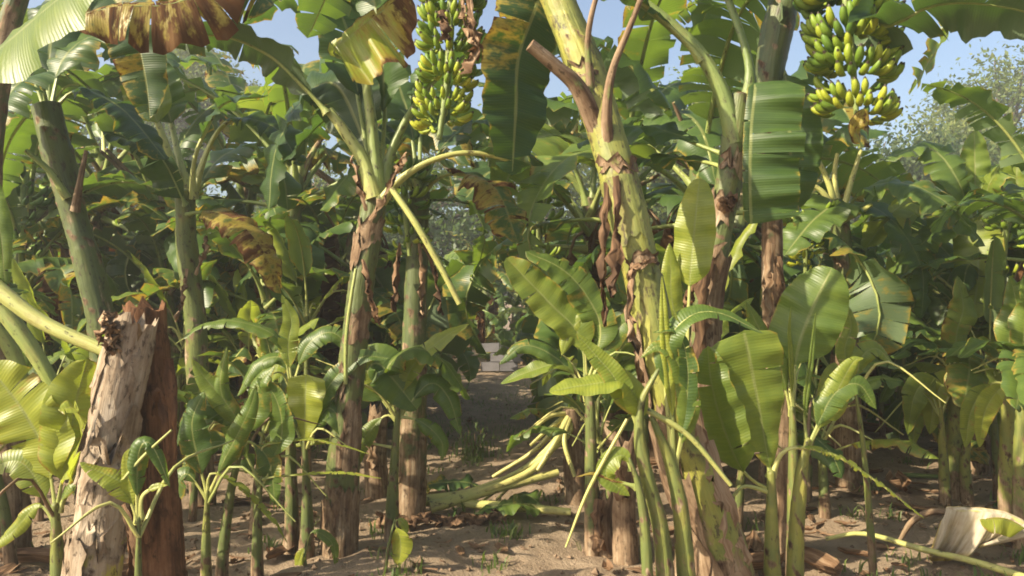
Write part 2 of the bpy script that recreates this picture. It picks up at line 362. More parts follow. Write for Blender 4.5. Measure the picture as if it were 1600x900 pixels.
def flap(parent, pts, width, N=(0, -1, 0), curl=0.8, seed=0, name='dry_sheath', res=14, nv=4, taper=0.3, crumple=0.012, mat=None):
    """a strip of dried sheath hanging or peeling off a stem"""
    rg = np.random.default_rng(seed + 5); sp = spline(pts, res); T = tang(sp); nh = np.asarray(N, float)
    Nn = nrm(nh - np.sum(nh * T, 1, keepdims=True) * T); B = nrm(np.cross(T, Nn))
    v = np.linspace(-1, 1, nv + 1); u = np.linspace(0, 1, res)
    w = width * 0.5 * (1 - (1 - taper) * u ** 1.3) * (1 + 0.25 * rg.standard_normal(res).cumsum() / 4)
    a = curl * v[None] * (0.6 + 0.6 * u[:, None])
    g = sp[:, None] + (w[:, None] * np.sin(a) / max(curl, 0.3))[..., None] * B[:, None] - (w[:, None] * (1 - np.cos(a)) / max(curl, 0.3))[..., None] * Nn[:, None]
    g = g + rg.standard_normal(g.shape) * crumple * np.clip(u * 3, 0.2, 1)[:, None, None]
    s = u * np.sum(np.linalg.norm(np.diff(sp, axis=0), axis=1))
    c = np.stack([np.broadcast_to(v[None] * width / 2, (res, nv + 1)), np.full((res, nv + 1), seed * 0.37), np.broadcast_to(s[:, None], (res, nv + 1))], 2)
    mb = MB(); mb.grid(g, c, (1.1, 0, 0.5)); return mb.build(name, mat or M_DRY, parent, org(parent) if parent else (0, 0, 0))

def sheath(parent, pts, rad, u0, u1, th0, th1, lift=1.06, flare=0.0, jag=0.03, seed=0, mat=None, dry=1.1, tone=0.5, name='dry_sheath', nu=16, nv=9):
    """a papery layer wrapped part of the way round a stem, torn at both ends"""
    rg = np.random.default_rng(seed + 77); res = 60; sp = spline(pts, res); T = tang(sp); uu = np.linspace(0, 1, res)
    ck = np.concatenate([[0], np.cumsum(np.linalg.norm(np.diff(np.asarray(pts, float), axis=0), axis=1))]); L = ck[-1]
    r = np.interp(uu, ck / L, rad); B = nrm(np.cross(T, [0, 1.0, 0])); N = nrm(np.cross(B, T)); it = lambda A, q: np.stack([np.interp(q, uu, A[:, k]) for k in range(3)], -1)
    a = np.linspace(0, 1, nu)[:, None]; b = np.linspace(0, 1, nv)[None]
    j0, j1 = (rg.standard_normal(nv) * jag / L, rg.standard_normal(nv) * jag / L)
    w0, w1 = np.interp(np.linspace(0, 1, nu), np.linspace(0, 1, 6), rg.uniform(-.25, .25, 6)), np.interp(np.linspace(0, 1, nu), np.linspace(0, 1, 6), rg.uniform(-.25, .25, 6))
    q = np.clip(u0 + j0 + (u1 + j1 - u0 - j0) * a, 0, 1); th = th0 + w0[:, None] + (th1 + w1[:, None] - th0 - w0[:, None]) * b
    edge = np.abs(2 * b - 1) ** 4 * 0.5 + a ** 5 + 0.4 * (1 - a) ** 6
    rr = 0.90 * np.interp(q, uu, r) * (lift + 0.012 * rg.standard_normal((nu, nv)) + flare * edge) + 0.003
    g = it(sp, q) + rr[..., None] * (np.cos(th)[..., None] * it(B, q) + np.sin(th)[..., None] * it(N, q))
    c = np.stack([rr * np.cos(th) + seed, rr * np.sin(th), q * L], 2); m = np.stack([np.full_like(q, dry), np.clip(edge, 0, 1) * .5, np.full_like(q, tone)], 2)
    mb = MB(); mb.grid(g, c, m); return mb.build(name, mat or M_STEM, parent, org(parent))
FR = 1.5 * math.pi                                  # the side of a stem that faces the path's near end

def finger_mesh(ripe, curve, L, seed):
    """one banana: base at the origin, leaving along +X and curving up to +Z"""
    mb = MB(); res = 8; n = 6; u = np.linspace(0, 1, res)
    a = curve * u; d = np.stack([np.cos(a), 0 * a, np.sin(a)], 1); sp = np.vstack([[0, 0, 0], np.cumsum(d[:-1] * L / (res - 1), 0)])
    r = np.array([0.008, 0.011, 0.0185, 0.0225, 0.023, 0.021, 0.0145, 0.0055]) * L / 0.15
    nx = np.stack([-np.sin(a), 0 * a, np.cos(a)], 1); th = np.linspace(0, 2 * np.pi, n, endpoint=False)
    g = sp[:, None] + r[:, None, None] * (np.cos(th)[None, :, None] * np.array([0, 1.0, 0]) + np.sin(th)[None, :, None] * nx[:, None])
    c = np.stack([0 * g[..., 0] + seed, g[..., 1], np.broadcast_to(u[:, None], (res, n))], 2)
    g = g * 1.0; mb.grid(g, c, (ripe, 0, 0), close=True, flip=True)
    mb.add(g[-1], [tuple(range(n))], c[-1], (ripe, 0, 0))
    return mb.mesh('banana', M_FRUIT)
FINGERS = {}
def bunch(parent, pts, rad, hands, per, r=0.026, ripe=0.6, seed=0, single=False, flen=0.15, stalk_from=0.35, side=None, bell=False):
    """a hanging bunch: rachis, then hands of upturned bananas"""
    rg = np.random.default_rng(seed + 3); o = org(parent); sp = spline(pts, 40)
    mb = MB(); tube(mb, pts, [r * 1.3, r, r * 0.8, r * 0.55], 8, 26, dry=0.25, tone=0.35)
    bn = mb.build('fruit_bunch', M_RIB, parent, o)
    acc = MB() if single else None
    for h in range(hands):
        q = h / max(1, hands - 1); i = int((stalk_from + (0.97 - stalk_from) * q) * 39); c0 = sp[i]
        az0 = h * 2.4 + rg.uniform(-.4, .4) if side is None else side + rg.uniform(-.9, .9)
        k = int(per * (1.0 - 0.30 * q)); spread = 2.7
        for j in range(k):
            row = j % 2; az = az0 + spread * ((j + 0.5) / k - 0.5) + rg.uniform(-.07, .07)
            rp = float(np.clip(ripe + 0.5 * (q - 0.5) + rg.uniform(-.12, .12), 0, 1)); key = (round(rp * 4) / 4, int(rg.integers(3)))
            if key not in FINGERS: FINGERS[key] = finger_mesh(key[0], 1.15 + 0.25 * key[1], 0.15, key[1])
            scl = flen / 0.15 * (1.05 - 0.28 * q) * rg.uniform(0.88, 1.1)
            tilt = rg.uniform(-0.15, 0.12) - 0.42 * row + 0.18
            core = (rad - 0.66 * flen * (1.05 - 0.28 * q)) * (1 - 0.25 * q)
            M = Matrix.Rotation(az, 4, 'Z') @ Matrix.Rotation(-tilt, 4, 'Y') @ Matrix.Rotation(rg.uniform(-.2, .2), 4, 'X')
            p = c0 + np.array([math.cos(az), math.sin(az), 0]) * max(0.015, core) + np.array([0, 0, 0.035 * (row - 0.5) * -1.2])
            if single:
                me = FINGERS[key]; V = np.array([(M @ (v.co * scl))[:] for v in me.vertices]) + p
                cc = np.zeros(len(V) * 3, np.float32); me.attributes['crd'].data.foreach_get('vector', cc)
                acc.add(V, [tuple(f.vertices) for f in me.polygons], cc.reshape(-1, 3), (rp, 0, 0))
            else:
                b = link('banana', FINGERS[key], bn)
                b.matrix_local = Matrix.Translation(Vector((p - o).tolist())) @ M @ Matrix.Scale(scl, 4)
    if single: tag(acc.build('banana_hands', M_FRUIT, bn, o), kind='stuff')
    if bell:
        b2 = MB(); e = sp[-1]; tube(b2, [e, e - [0, 0, .05], e - [0, 0, .11], e - [0, 0, .17]], [0.012, 0.035, 0.03, 0.004], 8, 10, dry=0.9); b2.build('flower_bud', M_DRY, bn, o)
    return bn

# ------------------------------------------------------------------ setting: ground
def ground_z(x, y):
    return 0.035 * np.sin(x * 1.7 + 0.6 * y) * np.cos(y * 1.3 - 0.4 * x) + 0.02 * np.sin(x * 4.1 - y * 2.3) * np.sin(y * 5.2 + x)
def axis(lo, hi, dense_lo, dense_hi, step):
    a = list(np.arange(dense_lo, dense_hi, step)); q = dense_hi; st = step
    while q < hi: a.append(q); st *= 1.35; q += st
    a.append(hi); q = dense_lo; st = step; b = []
    while q > lo: st *= 1.35; q -= st; b.append(max(q, lo))
    return np.array(sorted(set(b + a)))
xs = axis(-400, 400, -5, 6, 0.07); ys = axis(-60, 700, 2.5, 12, 0.07)
X, Y = np.meshgrid(xs, ys, indexing='xy')
fade = np.clip(1.3 - np.maximum(np.abs(X) / 14, np.abs(Y - 7) / 16), 0, 1)
Z = ground_z(X, Y) * fade + 0.010 * RNG.standard_normal(X.shape) * fade - 0.03
mb = MB(); mb.grid(np.stack([X, Y, Z], 2), (0, 0, 0), (0, 0, 0)); gr = mb.build('ground', M_SOIL); tag(gr, kind='structure')

# ------------------------------------------------------------------ templates for the plants in the rows
def make_mature(seed, height=1.9, nleaf=9, deadn=2, llen=1.7, lod=1, fruit=False):
    rg = np.random.default_rng(seed)
    root = empty('banana_plant', (0, 0, 0), 'x', 'banana plant')
    lx, ly = rg.uniform(-.22, .22, 2); h = height
    pts = [(0, 0, -0.06), (lx * .2, ly * .2, h * .35), (lx * .55, ly * .55, h * .7), (lx, ly, h)]
    pseudostem('pseudostem', root, pts, [0.115, 0.095, 0.078, 0.058], 10, 0.06, (0.8, 0.5, 0.3), 0.35, 0.42, seed)
    top = np.array([lx, ly, h])
    for i in range(nleaf):
        az = i * 2.4 + rg.uniform(-.35, .35); q = i / (nleaf - 1); el = -0.45 + 1.75 * q + rg.uniform(-.15, .15)
        d = np.array([math.cos(az), math.sin(az), 0]); L = llen * rg.uniform(0.8, 1.1) * (0.85 if q > 0.9 else 1); arch = rg.uniform(0.8, 1.7) * (1 - 0.35 * q)
        p = [top - np.array([0, 0, 0.45 * (1 - q)])]; a = el
        for k in range(5): p.append(p[-1] + (d * math.cos(a) + np.array([0, 0, math.sin(a)])) * L / 5); a -= arch * (0.18 + 0.14 * k)
        hang = (i % 3 == 1)
        leaf(root, p, rg.uniform(0.16, 0.24), (-d[0] * .3, -d[1] * .3, 1), pet=0.2, hue=rg.uniform(0.15, 0.6), dead=max(0, rg.uniform(-.25, .2)), tears=int(rg.integers(5, 24)),
             droop=rg.uniform(1.0, 1.7) if hang else rg.uniform(0.35, 1.0), fold=rg.uniform(0.0, 0.5), seed=seed * 31 + i, res=30, nv=3, tone=0.45, r=0.02, gap=0.2, tvar=0.55, twist=.35)
    for i in range(3):                              # bare stalks whose blades were cut off
        az = rg.uniform(0, 6.28); el = rg.uniform(0.5, 1.3); d = np.array([math.cos(az), math.sin(az), 0]); L = rg.uniform(0.35, 0.75); s0 = top - np.array([0, 0, .15])
        v = d * math.cos(el) + np.array([0, 0, math.sin(el)]); stalk(root, [s0, s0 + v * L * .5, s0 + v * L * .9 + d * L * .12], [.032, .020, .013], tone=rg.uniform(.5, .95), dry=rg.choice([0, .1, .6]), n=6, res=8)
    for i in range(deadn):                          # spent leaves hanging down the stem
        az = rg.uniform(0, 6.28); d = np.array([math.cos(az), math.sin(az), 0]); L = rg.uniform(0.7, 1.1)
        s0 = top - np.array([0, 0, 0.3]); p = [s0, s0 + d * .18 + [0, 0, .04], s0 + d * .30 - [0, 0, .25], s0 + d * .30 - [0, 0, L]]
        leaf(root, p, rg.uniform(0.09, 0.16), d, pet=0.25, hue=0.6, dead=rg.uniform(0.45, 0.8), tears=9, droop=0.9, fold=-0.2, seed=seed * 57 + i, res=20, nv=3, r=0.014, rdry=0.8, tvar=0.7)
    if fruit:
        az = rg.uniform(0, 6.28); d = np.array([math.cos(az), math.sin(az), 0])
        bunch(root, [top, top + d * .18 + [0, 0, .16], top + d * .34 - [0, 0, .05], top + d * .36 - [0, 0, .62]], 0.17, 6, 12, ripe=0.45, seed=seed, single=True, flen=0.13, bell=True)
    return root
def make_sucker(seed, height=0.8, nleaf=5, llen=0.8):
    rg = np.random.default_rng(seed); root = empty('banana_sucker', (0, 0, 0), 'x', 'banana sucker')
    lx, ly = rg.uniform(-.12, .12, 2); h = height
    pseudostem('pseudostem', root, [(0, 0, -0.05), (lx * .4, ly * .4, h * .5), (lx, ly, h)], [0.042, 0.030, 0.014], 8, 0.05, (0.8, 0.3, 0.1), 0.5, 0.3, seed)
    top = np.array([lx, ly, h])
    for i in range(nleaf):
        az = i * 2.4 + rg.uniform(-.4, .4); q = i / (nleaf - 1); el = 0.5 + 0.9 * q
        d = np.array([math.cos(az), math.sin(az), 0]); L = llen * rg.uniform(0.7, 1.1); p = [top - np.array([0, 0, 0.16 * (1 - q)])]; a = el; arch = rg.uniform(0.3, 1.25) * (1 - .4 * q)
        for k in range(5): p.append(p[-1] + (d * math.cos(a) + np.array([0, 0, math.sin(a)])) * L / 5); a -= arch * (0.18 + 0.14 * k)
        leaf(root, p, rg.uniform(0.075, 0.145), (-d[0] * .3, -d[1] * .3, 1), pet=0.3, hue=rg.uniform(0.35, 0.85), dead=max(0, rg.uniform(-.4, .15)), tears=int(rg.integers(0, 7)),
             droop=rg.uniform(0.2, 1.4), fold=rg.uniform(0.2, 0.7), seed=seed * 37 + i, res=22, nv=3, tone=0.65, r=0.010, shape='lance' if i % 3 else 'std', tvar=.5, gap=.15, twist=.3)
    for i in range(2):
        az = rg.uniform(0, 6.28); d = np.array([math.cos(az), math.sin(az), 0]); L = rg.uniform(0.4, 0.8); s0 = top - np.array([0, 0, .1])
        stalk(root, [s0, s0 + d * L * .3 + [0, 0, L * .35], s0 + d * L * .8 + [0, 0, L * rg.uniform(0, .4)]], [.014, .009, .005], tone=rg.uniform(.6, .95), n=5, res=9)
    return root

MAT = [make_mature(101, 1.75, 12, 2, 1.8), make_mature(102, 2.0, 13, 3, 1.95, fruit=True), make_mature(103, 1.55, 11, 1, 1.7),
       make_mature(104, 1.9, 12, 3, 1.9), make_mature(105, 1.7, 13, 2, 1.9, fruit=True), make_mature(106, 1.45, 11, 2, 1.6)]
SUC = [make_sucker(201, 0.75, 6, 0.95), make_sucker(202, 0.55, 5, 0.8), make_sucker(203, 1.0, 7, 1.1), make_sucker(204, 0.4, 5, 0.65), make_sucker(205, 1.2, 6, 1.0), make_sucker(206, 0.85, 6, 0.85)]
index_kids()
used = set()
def place(tpl, x, y, rz, s, label, group):
    if tpl.name in used: o = copy_tree(tpl)
    else: o = tpl; used.add(tpl.name)
    o.location = (x, y, float(ground_z(x, y)) * 0.5 - 0.03); o.rotation_euler = (0, 0, rz); o.scale = (s, s, s)
    o['label'] = label; o['group'] = group
    return o
TD = ['fan-crowned banana plant', 'fruiting banana plant with dead leaves', 'low banana plant with tidy crown', 'banana plant skirted by brown dead leaves', 'fruiting banana plant with drooping crown', 'short banana plant with torn crown']
SD = ['arching young sucker', 'low spreading young sucker', 'tall leafy young sucker', 'tiny young sucker', 'long-stemmed young sucker', 'mid-height young sucker']
ORD = ['first', 'second', 'third', 'fourth', 'fifth', 'sixth', 'seventh', 'eighth', 'ninth', 'tenth', 'eleventh']
ROWY = [6.6, 8.0, 9.4, 10.8, 12.2, 13.6, 15.0, 17.2, 19.4, 21.6]
def where(x, y):
    if y > 15.5 and -1.6 < x < 1.2: return 'closing off the far path end'
    k = ORD[int(np.argmin([abs(y - q) for q in ROWY]))]
    if x < 0: return ('by the left path edge, %s row' if x > -2.3 else 'in the %s row left of the path') % k
    return ('by the right path edge, %s row' if x < 2.0 else 'in the %s row right of the path') % k
def row_plant(i, x, y, rz, s, wk=None):
    w = where(x, y); t_ = 'lofty ' if wk else ''; place(MAT[i], x, y, rz, s, t_ + '%s %s' % (TD[i], w), t_ + 'banana plants ' + w)
def row_sucker(i, x, y, rz, s):
    w = where(x, y); place(SUC[i], x, y, rz, s, '%s %s' % (SD[i], w), 'banana suckers ' + w)
rg = np.random.default_rng(42); spots = []
y = 6.6
while y < 23:
    half = 0.64 * y + 1.4; x = -half + rg.uniform(0, 1)
    while x < half:
        xx, yy = x + rg.uniform(-.4, .4), y + rg.uniform(-.4, .4)
        ok = True
        if -1.15 < xx < 0.75 and yy < 15.5: ok = False            # the dirt path
        if 0.5 < xx < 6.0 and yy < 9.0: ok = False                # open soil right of the path
        if xx > 3.6 and 6.4 < yy < 9.0: ok = True
        if -4.8 < xx < 0 and yy < 7.5: ok = False
        if ok: spots.append((xx, yy))
        x += 1.35
    y += 1.4 if y < 14 else 2.2
nsk = 0
for (x, y) in spots:
    row_plant(int(rg.integers(6)), x, y, rg.uniform(0, 6.28), rg.uniform(0.85, 1.12))
    if y < 17:
        for _ in range(2 if y < 13 else 1):
            sx, sy = x + rg.uniform(-.6, .6), y - rg.uniform(0.15, 0.7)
            if not (-1.0 < sx < 0.55) and not (0.5 < sx < 3.4 and sy < 8.2): row_sucker(int(rg.integers(6)), sx, sy, rg.uniform(0, 6.28), rg.uniform(0.8, 1.3)); nsk += 1
for (px, d, i, sc_) in [(300, 5.6, 0, .8), (395, 5.2, 5, .9), (430, 6.6, 4, .7),
                        (120, 4.9, 4, .8), (60, 5.6, 2, .9), (20, 4.6, 0, 1), (380, 7.5, 2, .9), (270, 7.4, 4, 1),
                        (925, 6.2, 2, .9), (960, 5.4, 0, .9), (1010, 6.0, 4, 1), (1060, 5.2, 5, 1), (1110, 6.4, 2, 1.1), (1150, 5.4, 0, 1), (1190, 6.8, 4, .9), (1260, 6.0, 5, 1), (880, 9.0, 0, .8), (870, 11.5, 2, .7), (900, 7.4, 1, 1),
                        (1290, 5.6, 1, 1.1), (1400, 8.2, 4, 1), (1560, 6.3, 2, 1.0), (1610, 5.6, 5, 1.1), (1500, 7.2, 5, 1), (1590, 7.4, 2, 1.1), (1380, 9.0, 2, 1), (1470, 9.2, 4, 1)]:
    row_sucker(i, (px - 800) / F_PX * d, d, rg.uniform(0, 6.28), sc_)
for (px, d, i, sc_, rz) in [(430, 8.4, 3, 1.55, .3), (235, 8.6, 0, 1.55, 2), (40, 8.6, 4, 1.5, 4), (530, 9.4, 0, 1.6, 1), (340, 10.2, 4, 1.7, 5), (140, 9.8, 1, 1.6, 3), (1010, 7.8, 3, 1.5, 2), (1120, 8.4, 0, 1.55, .5), (965, 8.8, 4, 1.55, 2.2), (1075, 7.2, 3, 1.45, 4.4), (1185, 9.4, 0, 1.35, 1.1)]:
    row_plant(i, (px - 800) / F_PX * d, d, rz, sc_, 'T')


for (x, y, i, sc_, rz) in [(2.6, -1.2, 0, 1.2, 1), (4.4, 1.5, 3, 1.2, 2), (4.6, 4.0, 0, 1.1, 3), (1.2, -3.4, 4, 1.2, 4), (-1.0, -4.2, 0, 1.2, 5), (3.2, -4.0, 5, 1.2, 0), (5.6, -2.0, 2, 1.2, 2.5), (-5.2, 3.6, 2, 1.0, 1.5)]:  # unseen plants round the viewer, added to cut ambient sky light
    place(MAT[i], x, y, rz, sc_, TD[i] + ' standing behind the open soil\'s near edge', 'unseen banana plants around the viewer')

# ------------------------------------------------------------------ trees behind the plantation
def tree(label, base, height, cr, nclump, per, mat, seed, leafsize=0.16, group='trees behind the plantation', squash=0.8, bare=0.35):
    rg = np.random.default_rng(seed); root = empty('broadleaf_tree', base, label, 'tree', group); o = org(root)
    mb = MB(); tr = height * 0.035; top = np.array([rg.uniform(-.5, .5), rg.uniform(-.3, .3), height * 0.8])
    tube(mb, [o + [0, 0, -.2], o + top * [.3, .3, .4], o + top], [tr * 1.3, tr * .8, tr * .25], 8, 14)
    cz = height - cr * squash; cen = []
    for i in range(nclump):
        d = nrm(rg.standard_normal(3)); q = rg.uniform(0.35, 1.0) ** 0.6
        c = np.array([d[0] * cr, d[1] * cr, cz + d[2] * cr * squash]) * [q, q, 1]; c[2] = cz + (c[2] - cz) * q
        c[2] = max(c[2], height * bare * rg.uniform(.7, 1.1)); cen.append(c)
        if i % 3 == 0:
            a = top * rg.uniform(0.45, 0.95); tube(mb, [o + a, o + (a + c) / 2 + [0, 0, .25], o + c], [tr * .4, tr * .22, tr * .05], 5, 8)
    mb.build('trunk', M_BARK, root, o)
    cen = np.array(cen); k = nclump * per
    c = np.repeat(cen, per, 0) + rg.standard_normal((k, 3)) * cr * 0.14 * [1, 1, .7]
    a = nrm(rg.standard_normal((k, 3)) + [0, 0, -.2]); b = nrm(np.cross(a, rg.standard_normal((k, 3)) + [0, 0, .6])); s = leafsize * rg.uniform(.6, 1.3, (k, 1))
    V = np.stack([c, c + a * s * .5 + b * s * .26, c + a * s, c + a * s * .5 - b * s * .26], 1).reshape(-1, 3)
    cb = MB(); hu = np.repeat(np.clip(np.repeat(rg.uniform(0.1, 0.9, nclump), per) + rg.normal(0, .15, k), 0, 1), 4)
    cb.add(V + o, [(4 * i, 4 * i + 1, 4 * i + 2, 4 * i + 3) for i in range(k)], (0, 0, 0), np.stack([hu, hu, hu], 1))
    cb.build('crown', mat, root, o, smooth=False); return root
def tree_at(label, px, d, toppx, widthpx, *a, **k):
    h = CAM_H + (HOR - toppx) / F_PX * d; return tree(label, G(px, d), h, widthpx / 2 / F_PX * d, *a, **k)
tree_at('airy olive tree whose open crown stands out against the sky', 1570, 34, 95, 260, 110, 110, M_TREE_A, 1, 0.22, bare=0.45)
tree_at('rounded olive tree seen through the gap in the arching leaves', 300, 33, 75, 190, 110, 140, M_TREE_A, 2, 0.2, bare=0.4)
tree_at('dark dense tree behind the big yellow-green fruit bunch', 1370, 27, 205, 330, 120, 170, M_TREE_B, 3, 0.2, bare=0.2)
tree_at('pale sunlit tree between the dark tree and the airy one', 1500, 30, 200, 240, 110, 140, M_TREE_A, 4, 0.2, bare=0.2)
tree_at('bright olive tree behind the leaning thick stem', 1050, 25, 120, 340, 130, 170, M_TREE_A, 5, 0.18, bare=0.2)
tree_at('dense dark tree behind the far end of the path', 760, 27, 190, 380, 120, 110, M_TREE_B, 6, 0.2, bare=0.15)
tree_at('olive tree behind the stem with cut green stalks', 490, 28, 205, 300, 110, 100, M_TREE_A, 7, 0.19, bare=0.2)
tree_at('dark tree far behind the cut stumps', 160, 28, 170, 320, 110, 100, M_TREE_B, 8, 0.2, bare=0.2)
tree_at('dark tree at the outer edge of the left rows', -60, 27, 120, 330, 110, 90, M_TREE_B, 9, 0.2, bare=0.2)
tree_at('dark low tree beyond the right rows', 1690, 29, 250, 330, 110, 90, M_TREE_B, 10, 0.2, bare=0.15)
for i, px in enumerate(range(-100, 1800, 190)):
    tree_at('low leafy bush in the dark belt behind the rows', px, 24.5 + (i % 3), 330 - 25 * (i % 2), 290, 80, 90, M_TREE_B, 30 + i, 0.2, group='bushes behind the rows', bare=0.05, squash=0.6)

# ------------------------------------------------------------------ hero plants, from the photograph
UPC = (0, -0.85, 0.5)                                # a blade turned to face the viewer's side
def root_at(name, px, d, label, cat='banana plant', group=None):
    return empty(name, G(px, d, -0.03), label, cat, group)
def PP(pts, d=None): return [P(*(p if len(p) == 3 else (*p, d))) for p in pts]
def wpx(px, d): return px * d / F_PX

# the thick leaning stem with the yellow fruit bunch
A = root_at('banana_plant', 1150, 3.5, 'thick leaning yellow-green banana stem carrying the long bunch of small yellowing bananas')
ap = [(1158, 1030, 3.5), (1118, 850, 3.5), (1068, 700, 3.5), (1032, 560, 3.5), (1005, 440, 3.52), (975, 310, 3.55), (945, 200, 3.6), (908, 90, 3.65), (868, -10, 3.7), (835, -110, 3.75)]
apr = [wpx(w, 3.5) / 2 for w in (112, 98, 84, 70, 62, 64, 62, 64, 60, 48)]
pseudostem('pseudostem', A, PP(ap), apr, 22, 0.018, (0.75, 0.5, 0.10, 0.0, 0.0, 0.06, 0.0, 0.0), 0.74, 0.62, 5)
for i, (u0, u1, a0, a1, lf, fl, dr) in enumerate([(.02, .26, .3, 1.6, 1.08, .10, 1.2), (.10, .33, .6, 1.5, 1.10, .1, 1.2), (.22, .34, .3, 1.3, 1.07, .08, .8), (.515, .53, -1.0, .6, 1.06, .12, .6), (.642, .655, -1.4, 1.0, 1.06, .12, .6), (.33, .44, .9, 1.8, 1.06, .08, 1.0), (.77, .79, -.2, 1.6, 1.05, .1, .5), (.40, .50, -1.6, .4, 1.05, .05, .05), (.55, .63, -.6, 1.5, 1.05, .05, .05)]):
    sheath(A, PP(ap), apr, u0, u1, FR + a0, FR + a1, lf, fl, 0.02, 220 + i, None, dr, .6)
stalk(A, PP([(940, 215, 3.60), (905, 140, 3.52), (870, 105, 3.47), (828, 70, 3.42)]), [0.05, 0.042, 0.032, 0.028], 'cut_leaf_stalk', 0.75, 0.4)
stalk(A, PP([(952, 245, 3.56), (948, 175, 3.49), (957, 110, 3.45), (985, 40, 3.42), (1012, -30, 3.4)]), [0.03, 0.024, 0.016, 0.013, 0.011], 'dry_leaf_stalk', 0.7, 0.3)
stalk(A, PP([(925, 190, 3.60), (922, 120, 3.54), (918, 70, 3.50), (925, 20, 3.46), (940, -30, 3.46)]), [0.03, 0.022, 0.014, 0.012, 0.010], 'dry_leaf_stalk', 0.6, 0.3)
flap(A, PP([(962, 275, 3.46), (966, 340, 3.42), (960, 400, 3.42), (955, 460, 3.43)]), 0.05, seed=1)
flap(A, PP([(950, 285, 3.50), (944, 370, 3.48), (940, 440, 3.49), (948, 510, 3.50)]), 0.045, seed=2)
flap(A, PP([(990, 410, 3.43), (984, 480, 3.40), (992, 540, 3.40), (1000, 600, 3.41)]), 0.05, seed=3)
flap(A, PP([(1022, 405, 3.44), (1006, 412, 3.41), (990, 420, 3.41), (980, 436, 3.42)]), 0.035, seed=4, crumple=.006)
flap(A, PP([(1105, 690, 3.44), (1130, 770, 3.40), (1150, 850, 3.39), (1165, 960, 3.40)]), 0.16, N=(0.4, -1, 0), seed=5, taper=0.9)
flap(A, PP([(1088, 640, 3.42), (1100, 720, 3.40), (1118, 800, 3.39)]), 0.09, N=(0.2, -1, 0), seed=6, taper=0.6)
crA = (840, -120, 3.75)
leaf(A, PP([crA, (866, -70, 3.8), (838, 10, 3.82), (810, 90, 3.85), (806, 170, 3.86), (800, 275, 3.86)]), wpx(62, 3.85), (0.5, -1, 0.15), 0.22, hue=0.0, dead=0.03, tears=2, droop=0.25, fold=0.12, seed=1, r=0.016, deadgrad=-0.5)  # darkest hue puts shade into this hanging leaf's colour
leaf(A, PP([crA, (760, -170, 3.9), (640, -150, 4.1), (540, -60, 4.3), (480, 60, 4.5)]), 0.26, (0, 0, 1), 0.2, hue=0.2, tears=8, seed=2)
leaf(A, PP([crA, (900, -190, 3.9), (1010, -200, 4.1), (1110, -120, 4.3), (1180, 0, 4.5)]), 0.24, (0, 0, 1), 0.2, hue=0.2, tears=8, seed=3)
leaf(A, PP([crA, (830, -230, 4.2), (820, -260, 4.6), (810, -200, 5.1), (800, -60, 5.5)]), 0.26, (0, 0, 1), 0.2, hue=0.2, tears=8, seed=4)
bunch(A, PP([crA, (775, -170, 3.85), (722, -110, 3.95), (706, 0, 4.0), (700, 115, 4.0), (686, 218, 4.0)]), 0.16, 18, 19, ripe=0.48, seed=1, flen=0.118, stalk_from=0.42)
flap(A, PP([(732, -10, 3.8), (738, 40, 3.78), (744, 80, 3.78), (722, 110, 3.8)]), 0.05, seed=8)
flap(A, PP([(722, 0, 3.8), (728, 40, 3.78), (748, 75, 3.78)]), 0.04, seed=9)
flap(A, PP([(690, 15, 3.8), (693, 40, 3.76), (700, 60, 3.76)]), 0.07, seed=10)

# slimmer stem behind it
B = root_at('banana_plant', 1082, 4.3, 'slender banana stem with brown dried collar and big hanging leaf beside the leaning one')
pseudostem('pseudostem', B, PP([(1082, 925), (1092, 700), (1102, 500), (1112, 420), (1127, 340), (1141, 270), (1150, 200), (1156, 150)], 4.3), [wpx(w, 4.3) / 2 for w in (66, 56, 46, 46, 44, 44, 42, 34)], 18, 0.02, (0.9, 0.9, 0.95, 0.75, 0.3, 0.25, 0.1, 0.05), 0.35, 0.4, 6)
stalk(B, PP([(1148, 225), (1130, 150), (1095, 85), (1050, 40), (1000, 0)], 4.28), [0.055, 0.046, 0.038, 0.034, 0.03], tone=0.3)
leaf(B, PP([(1100, 90, 4.27), (1050, 40, 4.24), (1000, 0, 4.2), (940, -20, 4.1), (870, 0, 4.0)]), 0.17, (0, -.4, 1), 0.25, hue=0.1, tears=3, seed=21, droop=0.7)
leaf(B, PP([(1155, 190, 4.3), (1172, 100, 4.35), (1155, 30, 4.4), (1120, -40, 4.5), (1060, -90, 4.8), (960, -80, 5.0)]), 0.24, (0, 0, 1), 0.4, hue=0.2, tears=5, seed=22, r=0.03, tone=0.25)
leaf(B, PP([(1160, 170, 4.3), (1178, 130, 4.22), (1172, 200, 4.18), (1170, 280, 4.17), (1172, 350, 4.2)]), wpx(86, 4.2), (-0.25, -1, 0.2), 0.16, hue=0.28, tears=4, droop=0.35, fold=0.15, sc=(0.12, 0.95), seed=27, gap=0.10, shape='strap', lean=0.0, tvar=.45, dead=.05)
leaf(B, PP([(1145, 240, 4.3), (1110, 230, 4.4), (1040, 205, 4.6), (980, 200, 4.8), (900, 225, 5.0)]), 0.18, (0, -.3, 1), 0.2, hue=0.12, tears=4, seed=24, droop=0.8)
leaf(B, PP([(1140, 260, 4.35), (1100, 250, 4.5), (1040, 245, 4.8), (970, 260, 5.1)]), 0.18, (0, -.3, 1), 0.2, hue=0.3, tears=4, seed=25, droop=0.8)
flap(B, PP([(1108, 405, 4.2), (1100, 450, 4.16), (1096, 520, 4.17), (1094, 580, 4.2)]), 0.10, seed=20)
flap(B, PP([(1095, 430, 4.2), (1078, 460, 4.16), (1070, 500, 4.17)]), 0.08, seed=21)
flap(B, PP([(1125, 330, 4.2), (1135, 320, 4.16), (1150, 310, 4.17)]), 0.10, seed=22)

